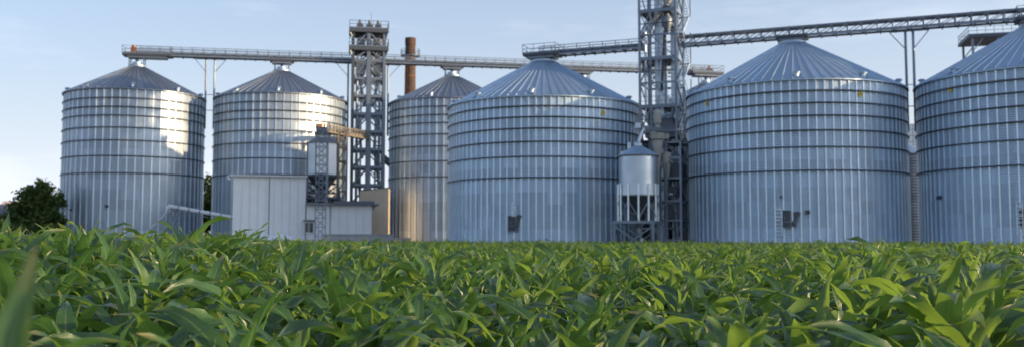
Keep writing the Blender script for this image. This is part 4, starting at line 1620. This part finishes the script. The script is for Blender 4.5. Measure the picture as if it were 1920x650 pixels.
# ------------------------------------------------------------------ trees
def tree(label, x, y, h, spread, lobes, seed, leaf='tree_leaf', nleaf=9000, size=(0.16, 0.34), trunk_h=0.28, group='trees', name='tree', cat='tree'):
    rg = np.random.default_rng(seed)
    root = thing(name, label, cat, (x, y, 0), 0.0, group)
    m = MB()
    r0 = h * 0.028
    pts = [Vector((0, 0, -0.05))]
    for i in range(1, 6):
        pts.append(Vector((rg.uniform(-.12, .12) * i * 0.5, rg.uniform(-.12, .12) * i * 0.5, h * 0.80 * i / 5)))
    for i in range(5):
        m.tube(pts[i], pts[i + 1], r0 * (1 - i * 0.18), r0 * (1 - (i + 1) * 0.18), 8, caps=False)
    for (lx, ly, lz, lr) in lobes:
        t = Vector((lx * spread, ly * spread, lz * h))
        s = pts[min(4, max(1, int(lz * 4)))]
        mid = s.lerp(t, 0.5) + Vector((0, 0, -0.2))
        m.tube(s, mid, r0 * 0.42, r0 * 0.3, 6, caps=False)
        m.tube(mid, t, r0 * 0.3, r0 * 0.08, 6, caps=False)
    m.build('trunk', 'bark', root)
    tot = sum(l[3] ** 2 for l in lobes)
    P = []
    for (lx, ly, lz, lr) in lobes:
        n = int(nleaf * lr ** 2 / tot)
        # sub-clumps on each lobe give light and dark masses with gaps
        k = 16
        d = rg.normal(size=(k, 3))
        d /= np.linalg.norm(d, axis=1)[:, None]
        cs = d * rg.uniform(0.45, 1.0, (k, 1)) * lr * spread
        cs[:, 2] *= 0.85
        w = rg.integers(0, k, n)
        g = rg.normal(size=(n, 3)) * lr * spread * 0.17
        P.append(cs[w] + g + np.array([lx * spread, ly * spread, lz * h]))
    P = np.concatenate(P)
    P[:, 2] = np.maximum(P[:, 2], 0.15)
    n = len(P)
    s = rg.uniform(*size, n)
    a = rg.normal(size=(n, 3))
    a /= np.linalg.norm(a, axis=1)[:, None]
    b = np.cross(a, rg.normal(size=(n, 3)))
    b /= np.linalg.norm(b, axis=1)[:, None]
    a *= s[:, None]
    b *= (s * 0.62)[:, None]
    v = np.stack([P - a, P + b * 0.9 - a * 0.1, P + a, P - b * 0.9 - a * 0.1], 1).reshape(-1, 3)
    me = bulk_mesh('crown', v, np.arange(n * 4).reshape(-1, 4), None, leaf)
    link_obj(bpy.data.objects.new('crown', me), root)
    return root


def bulk_mesh(name, v, quads, uv, mat, smooth=False):
    me = bpy.data.meshes.new(name)
    nv, nq = len(v), len(quads)
    me.vertices.add(nv)
    me.vertices.foreach_set('co', np.ascontiguousarray(v, dtype=np.float32).ravel())
    me.loops.add(nq * 4)
    me.loops.foreach_set('vertex_index', np.ascontiguousarray(quads, dtype=np.int32).ravel())
    me.polygons.add(nq)
    me.polygons.foreach_set('loop_start', np.arange(0, nq * 4, 4, dtype=np.int32))
    if smooth:
        me.polygons.foreach_set('use_smooth', np.ones(nq, dtype=bool))
    if uv is not None:
        l = me.uv_layers.new(name='UVMap')
        l.data.foreach_set('uv', np.ascontiguousarray(uv[quads.ravel()], dtype=np.float32).ravel())
    me.materials.append(MATS[mat])
    me.update(calc_edges=True)
    me.validate()
    return me


p_ = at(60, 440, 118)
tree('rounded dark green tree left of the far left silo', p_.x, p_.y, 9.0, 3.3,
     [(0, 0, .70, .72), (-.35, 0, .55, .62), (.50, .1, .66, .66), (-.1, .3, .82, .52), (.35, -.2, .84, .5), (-.62, -.1, .42, .55), (.1, -.4, .5, .7), (.75, 0, .45, .55), (.0, 0, .3, .8), (.95, .2, .3, .5), (-.95, 0, .25, .55)], 5, nleaf=15000)
for i, (px, Y, h, sp, lf, lb) in enumerate([(6, 112, 4.2, 3.0, 'tree_leaf', 'dark bush at the far left edge of the corn'), (96, 112, 3.8, 2.0, 'tree_leaf_light', 'lighter bush at the foot of the far left silo'),
                                            (45, 110, 3.0, 2.6, 'tree_leaf', 'low dark bush in front of the rounded tree')]):
    q = at(px, 440, Y)
    tree(lb, q.x, q.y, h, sp, [(0, 0, .5, .7), (-.6, 0, .4, .6), (.6, .1, .42, .6), (.1, -.2, .7, .45)], 20 + i, lf, 5000, (0.12, 0.26), group='bushes at the field edge', name='bush', cat='bush')
q = at(106, 400, 170)
tree('small far tree whose top shows beside the far left silo', q.x, q.y, 9.5, 2.2, [(0, 0, .85, .6), (.5, 0, .75, .6), (-.4, 0, .7, .6), (0, 0, .5, .8)], 31, nleaf=4000)
q = at(387, 400, 165)
tree('green tree glimpsed in the gap between the two leftmost silos', q.x, q.y, 13.0, 5.0, [(0, 0, .8, .6), (.5, 0, .62, .7), (-.5, 0, .62, .7), (0, 0, .45, .9), (.6, 0, .3, .7), (-.6, 0, .3, .7)], 33, 'tree_leaf_light', 12000, (0.2, 0.4))


# ------------------------------------------------------------------ corn
def leaf_geo(L, W, a0, a1, pw, twist, rg, nseg=12, ncol=4, wave=0.012, fold=0.35):
    """leaf blade leaving the stalk towards +X; returns verts, quads, uv"""
    t = np.linspace(0, 1, nseg + 1)
    ang = a0 + (a1 - a0) * t ** pw
    tx, tz = np.sin(ang), np.cos(ang)
    ds = L / nseg
    cx = np.concatenate([[0], np.cumsum((tx[:-1] + tx[1:]) / 2 * ds)])
    cz = np.concatenate([[0], np.cumsum((tz[:-1] + tz[1:]) / 2 * ds)])
    sway = rg.uniform(-0.10, 0.10) * L
    cy = sway * t ** 2
    w = W / 2 * (np.minimum(1, (t + 0.03) / 0.22) ** 0.6) * np.clip(1 - ((t - 0.25) / 0.75).clip(0) ** 2.1, 0, 1) ** 0.9
    w[0] = W * 0.18
    w[-1] = 0.0015
    tw = twist * t ** 1.5
    f1, f2 = rg.uniform(11, 22, 2)
    p1, p2 = rg.uniform(0, 6.28, 2)
    amp = wave * np.sin(np.pi * t) ** 0.6
    V = []
    for i in range(nseg + 1):
        T = np.array([tx[i], 0, tz[i]])
        lat = np.array([0, 1.0, 0])
        n = np.cross(T, lat)
        c, s = math.cos(tw[i]), math.sin(tw[i])
        lat, n = lat * c + n * s, n * c - lat * s
        fo = fold * (1 - 0.5 * t[i]) + (0.7 * max(0, 0.12 - t[i]) / 0.12)
        for j in range(ncol + 1):
            q = 2 * j / ncol - 1
            wv = amp[i] * (math.sin(f1 * t[i] + p1) if q < 0 else math.sin(f2 * t[i] + p2)) * q * q
            V.append(np.array([cx[i], cy[i], cz[i]]) + lat * (q * w[i] * math.cos(fo)) + n * (abs(q) * w[i] * math.sin(fo) + wv))
    V = np.array(V)
    k = ncol + 1
    Q = np.array([(i * k + j, i * k + j + 1, (i + 1) * k + j + 1, (i + 1) * k + j) for i in range(nseg) for j in range(ncol)])
    uv = np.array([(j / ncol, t[i]) for i in range(nseg + 1) for j in range(k)])
    return V, Q, uv


def leaf_params(kind, rg):
    if kind == 0:      # lower blades, arching right over
        return dict(L=rg.uniform(0.55, 0.80), W=rg.uniform(0.085, 0.112), a0=rg.uniform(0.55, 0.85), a1=rg.uniform(1.9, 2.6), pw=rg.uniform(0.9, 1.3), twist=rg.uniform(-0.7, 0.7))
    if kind == 1:      # middle blades
        return dict(L=rg.uniform(0.60, 0.85), W=rg.uniform(0.098, 0.132), a0=rg.uniform(0.30, 0.55), a1=rg.uniform(1.4, 2.6), pw=rg.uniform(1.2, 2.0), twist=rg.uniform(-0.9, 0.9))
    if kind == 2:      # upper blades
        return dict(L=rg.uniform(0.45, 0.68), W=rg.uniform(0.085, 0.118), a0=rg.uniform(0.22, 0.42), a1=rg.uniform(0.9, 2.3), pw=rg.uniform(1.4, 2.3), twist=rg.uniform(-1.2, 1.2))
    # whorl: upright, rolled
    return dict(L=rg.uniform(0.26, 0.42), W=rg.uniform(0.06, 0.085), a0=rg.uniform(0.05, 0.22), a1=rg.uniform(0.3, 1.5), pw=2.0, twist=rg.uniform(-1.4, 1.4), fold=0.75)


def stalk_geo(h, nring=6, n=6):
    V, Q, uv = [], [], []
    rr = [0.018, 0.016, 0.0145, 0.0125, 0.010, 0.006]
    for i in range(nring):
        z = h * i / (nring - 1)
        for k in range(n):
            q = 2 * math.pi * k / n
            V.append((rr[i] * math.cos(q), rr[i] * math.sin(q), z - (0.03 if i == 0 else 0)))
            uv.append((0.25, 0.12))
    for i in range(nring - 1):
        for k in range(n):
            Q.append((i * n + k, i * n + (k + 1) % n, (i + 1) * n + (k + 1) % n, (i + 1) * n + k))
    return np.array(V), np.array(Q), np.array(uv)


LEAVES = []
for kind in range(4):
    rg = np.random.default_rng(100 + kind)
    LEAVES.append([bulk_mesh('leaf', *leaf_geo(**leaf_params(kind, rg), rg=rg), 'corn_leaf', True) for _ in range(12)])
STALK_H = 0.92
STALK = bulk_mesh('stalk', *stalk_geo(STALK_H), 'corn_leaf', True)
NODES = [(0.13, 0, 0.80), (0.24, 0, 0.92), (0.36, 0, 1.0), (0.47, 1, 1.0), (0.57, 1, 1.05), (0.66, 1, 1.05), (0.74, 1, 1.0), (0.80, 2, 1.0), (0.86, 2, 0.95), (0.90, 3, 1.0), (0.92, 3, 0.8)]


def plant_layout(rg, S):
    """(z, kind, scale, azimuth) for every blade of one plant"""
    az = rg.uniform(0, 2 * math.pi)
    outl = []
    for i, (z, k, s) in enumerate(NODES):
        if i < 2 and rg.random() < 0.4:
            continue
        outl.append((z * S, k, s * S * rg.uniform(0.85, 1.12), az + math.pi * i + rg.normal() * 0.45))
    return outl


def corn_plant(x, y, S, rg, label, group, zoff=0.0):
    z = float(ground_z(x, y))
    root = thing('corn_plant', label, 'corn plant', (x, y, z), 0.0, group)
    root.rotation_euler = (rg.normal() * 0.05, rg.normal() * 0.05, 0)
    inst('stalk', STALK, root, scale=(S, S, S))
    for (lz, k, s, a) in plant_layout(rg, S):
        me = LEAVES[k][int(rg.integers(0, 12))]
        inst('leaf', me, root, (0.008 * math.cos(a), 0.008 * math.sin(a), lz), (0, 0, a), (s, s * rg.uniform(0.9, 1.15), s))
    return root


# candidate plants: rows 0.70 m apart running obliquely away from the camera
rowdir = R_(63)
rd = np.array([math.cos(rowdir), math.sin(rowdir)])
rnm = np.array([-rd[1], rd[0]])


def field_end(x):
    e = yA.y + (x - yA.x) * U.y / U.x
    return e - 1.5


def candidates(ymax, spacing, rows, rg):
    L = 190.0
    a = np.arange(-L, L, spacing)
    b = np.arange(-170, 170, rows)
    A, B = np.meshgrid(a, b)
    A = A + rg.uniform(-0.35, 0.35, A.shape) * spacing
    B = B + rg.normal(size=B.shape) * 0.05
    P = A.reshape(-1, 1) * rd + B.reshape(-1, 1) * rnm
    return P


P = candidates(100, 0.28, 0.70, RNG)
P = P[(P[:, 1] > 1.0) & (P[:, 1] < 125)]
P = P[P[:, 1] < field_end(P[:, 0])]
half = 0.5455
inview = np.abs(P[:, 0]) < half * P[:, 1] * 1.04 + 0.9
P = P[inview]
dist = np.hypot(P[:, 0], P[:, 1])
# near plants must not block the lens
P = P[dist > 2.9]
dist = np.hypot(P[:, 0], P[:, 1])
o = np.argsort(dist)
P, dist = P[o], dist[o]


def hmod(x, y):
    """plants are taller in the clump at the right and on the left side"""
    s = x / np.maximum(y, 0.5)
    m = 0.20 * np.exp(-((s - 0.45) / 0.055) ** 2) * ((y < 8) & (y > 3.9))
    m += 0.07 * sstep(0.15, 0.5, -s) * (y < 14)
    return m


def corn_zone(x, y):
    s = x / y
    z = [(-0.33, 'below the far left silo'), (-0.18, 'below the white sheds'), (-0.06, 'below the rear tower and chimney'), (0.13, 'below the broad middle silo'),
         (0.19, 'below the small hopper bin'), (0.42, 'below the silo right of the tall tower'), (9.0, 'at the right, below the rightmost silo')]
    w = next(t for lim, t in z if s < lim)
    d = math.hypot(x, y)
    b = 'at the bottom edge' if d < 4.6 else ('in sharp focus' if d < 6.6 else 'a few rows back')
    return 'green leafy corn plant %s, %s' % (b, w), 'near corn plants %s, %s' % (b, w)


N_IND = 290
sub = P[:N_IND]
rg = np.random.default_rng(77)
for (x, y) in sub:
    S = (rg.normal() * 0.06 + 1.13) * (1 + float(hmod(x, y)))
    corn_plant(float(x), float(y), S, rg, *corn_zone(float(x), float(y)))
# hand-placed individuals
q = at(1752, 520, 4.6)
corn_plant(q.x, q.y, 1.38, rg, 'tallest corn plant, standing out against the gap between the right-hand silos', None)
q = at(560, 520, 8.8)
corn_plant(q.x, q.y, 1.28, rg, 'tall corn plant with an upright top blade in front of the low white shed', None)
# the out-of-focus plant right by the lens, bottom left
near = thing('corn_plant', 'blurred dark corn leaf very close to the lens at bottom left', 'corn plant', (-0.66, 1.12, 0.0))
inst('stalk', STALK, near, scale=(1.3, 1.3, 1.3))
rgn = np.random.default_rng(4)
tall = bulk_mesh('leaf', *leaf_geo(L=0.66, W=0.12, a0=0.02, a1=0.30, pw=1.4, twist=0.5, rg=rgn), 'corn_leaf', True)
inst('leaf', tall, near, (0, 0, 1.10), (0.0, 0.10, 1.15))
for lz, k, s, a, v in ((1.05, 2, 0.9, 3.6, 3), (0.95, 1, 1.0, 2.9, 2), (0.8, 1, 1.0, 0.4, 4), (0.6, 0, 1.0, 3.3, 1), (0.45, 0, 1.0, 0.3, 6)):
    inst('leaf', LEAVES[k][v], near, (0, 0, lz), (0, 0, a), (s, s, s))


def proto_plant(rg, nseg, ncol, skip=0, stalk=True):
    Vs, Qs, Us = [], [], []
    k = 0

    def put(V, Q, u):
        nonlocal k
        Vs.append(V)
        Qs.append(Q + k)
        Us.append(u)
        k += len(V)
    if stalk:
        V, Q, u = stalk_geo(STALK_H, n=4) if nseg > 6 else stalk_geo(STALK_H, n=3)
        put(V, Q, u)
    for (lz, kd, s, a) in plant_layout(rg, 1.0)[skip:]:
        V, Q, u = leaf_geo(**leaf_params(kd, rg), rg=rg, nseg=nseg, ncol=ncol)
        V = V * s
        c, sn = math.cos(a), math.sin(a)
        V = np.stack([V[:, 0] * c - V[:, 1] * sn, V[:, 0] * sn + V[:, 1] * c, V[:, 2] + lz], 1)
        put(V, Q, u)
    return np.concatenate(Vs), np.concatenate(Qs), np.concatenate(Us)


def corn_bulk():
    rg = np.random.default_rng(5)
    rest, rd_ = P[N_IND:], dist[N_IND:]
    VV, QQ, UU = [], [], []
    base = 0
    for lo, hi, nseg, ncol, skip, keep, nprot in ((0, 13, 9, 2, 0, 1.0, 16), (13, 32, 5, 2, 2, 1.0, 16), (32, 200, 3, 1, 5, 0.72, 16)):
        sel = (rd_ >= lo) & (rd_ < hi) & (rg.random(len(rd_)) < keep)
        pts = rest[sel]
        which = rg.integers(0, nprot, len(pts))
        for k in range(nprot):
            pk = pts[which == k]
            if not len(pk):
                continue
            V, Q, u = proto_plant(rg, nseg, ncol, skip, stalk=lo < 32)
            n = len(pk)
            a = rg.uniform(0, 2 * math.pi, n)
            S = (1.13 + rg.normal(size=n) * 0.085) * (1 + hmod(pk[:, 0], pk[:, 1]))
            c, s = np.cos(a), np.sin(a)
            X = (V[None, :, 0] * c[:, None] - V[None, :, 1] * s[:, None]) * S[:, None] + pk[:, 0, None]
            Yv = (V[None, :, 0] * s[:, None] + V[None, :, 1] * c[:, None]) * S[:, None] + pk[:, 1, None]
            Z = V[None, :, 2] * S[:, None] + ground_z(pk[:, 0], pk[:, 1])[:, None]
            VV.append(np.stack([X, Yv, Z], -1).reshape(-1, 3))
            QQ.append((Q[None] + (np.arange(n) * len(V))[:, None, None] + base).reshape(-1, 4))
            UU.append(np.tile(u, (n, 1)))
            base += n * len(V)
    V, Q, u = np.concatenate(VV), np.concatenate(QQ), np.concatenate(UU)
    print('corn bulk plants', len(rest), 'quads', len(Q))
    me = bulk_mesh('corn_field', V, Q, u, 'corn_leaf', True)
    ob = link_obj(bpy.data.objects.new('corn_field', me))
    tag(ob, 'mass of green corn stretching from the near rows back to the silos', 'corn', kind='stuff')


corn_bulk()
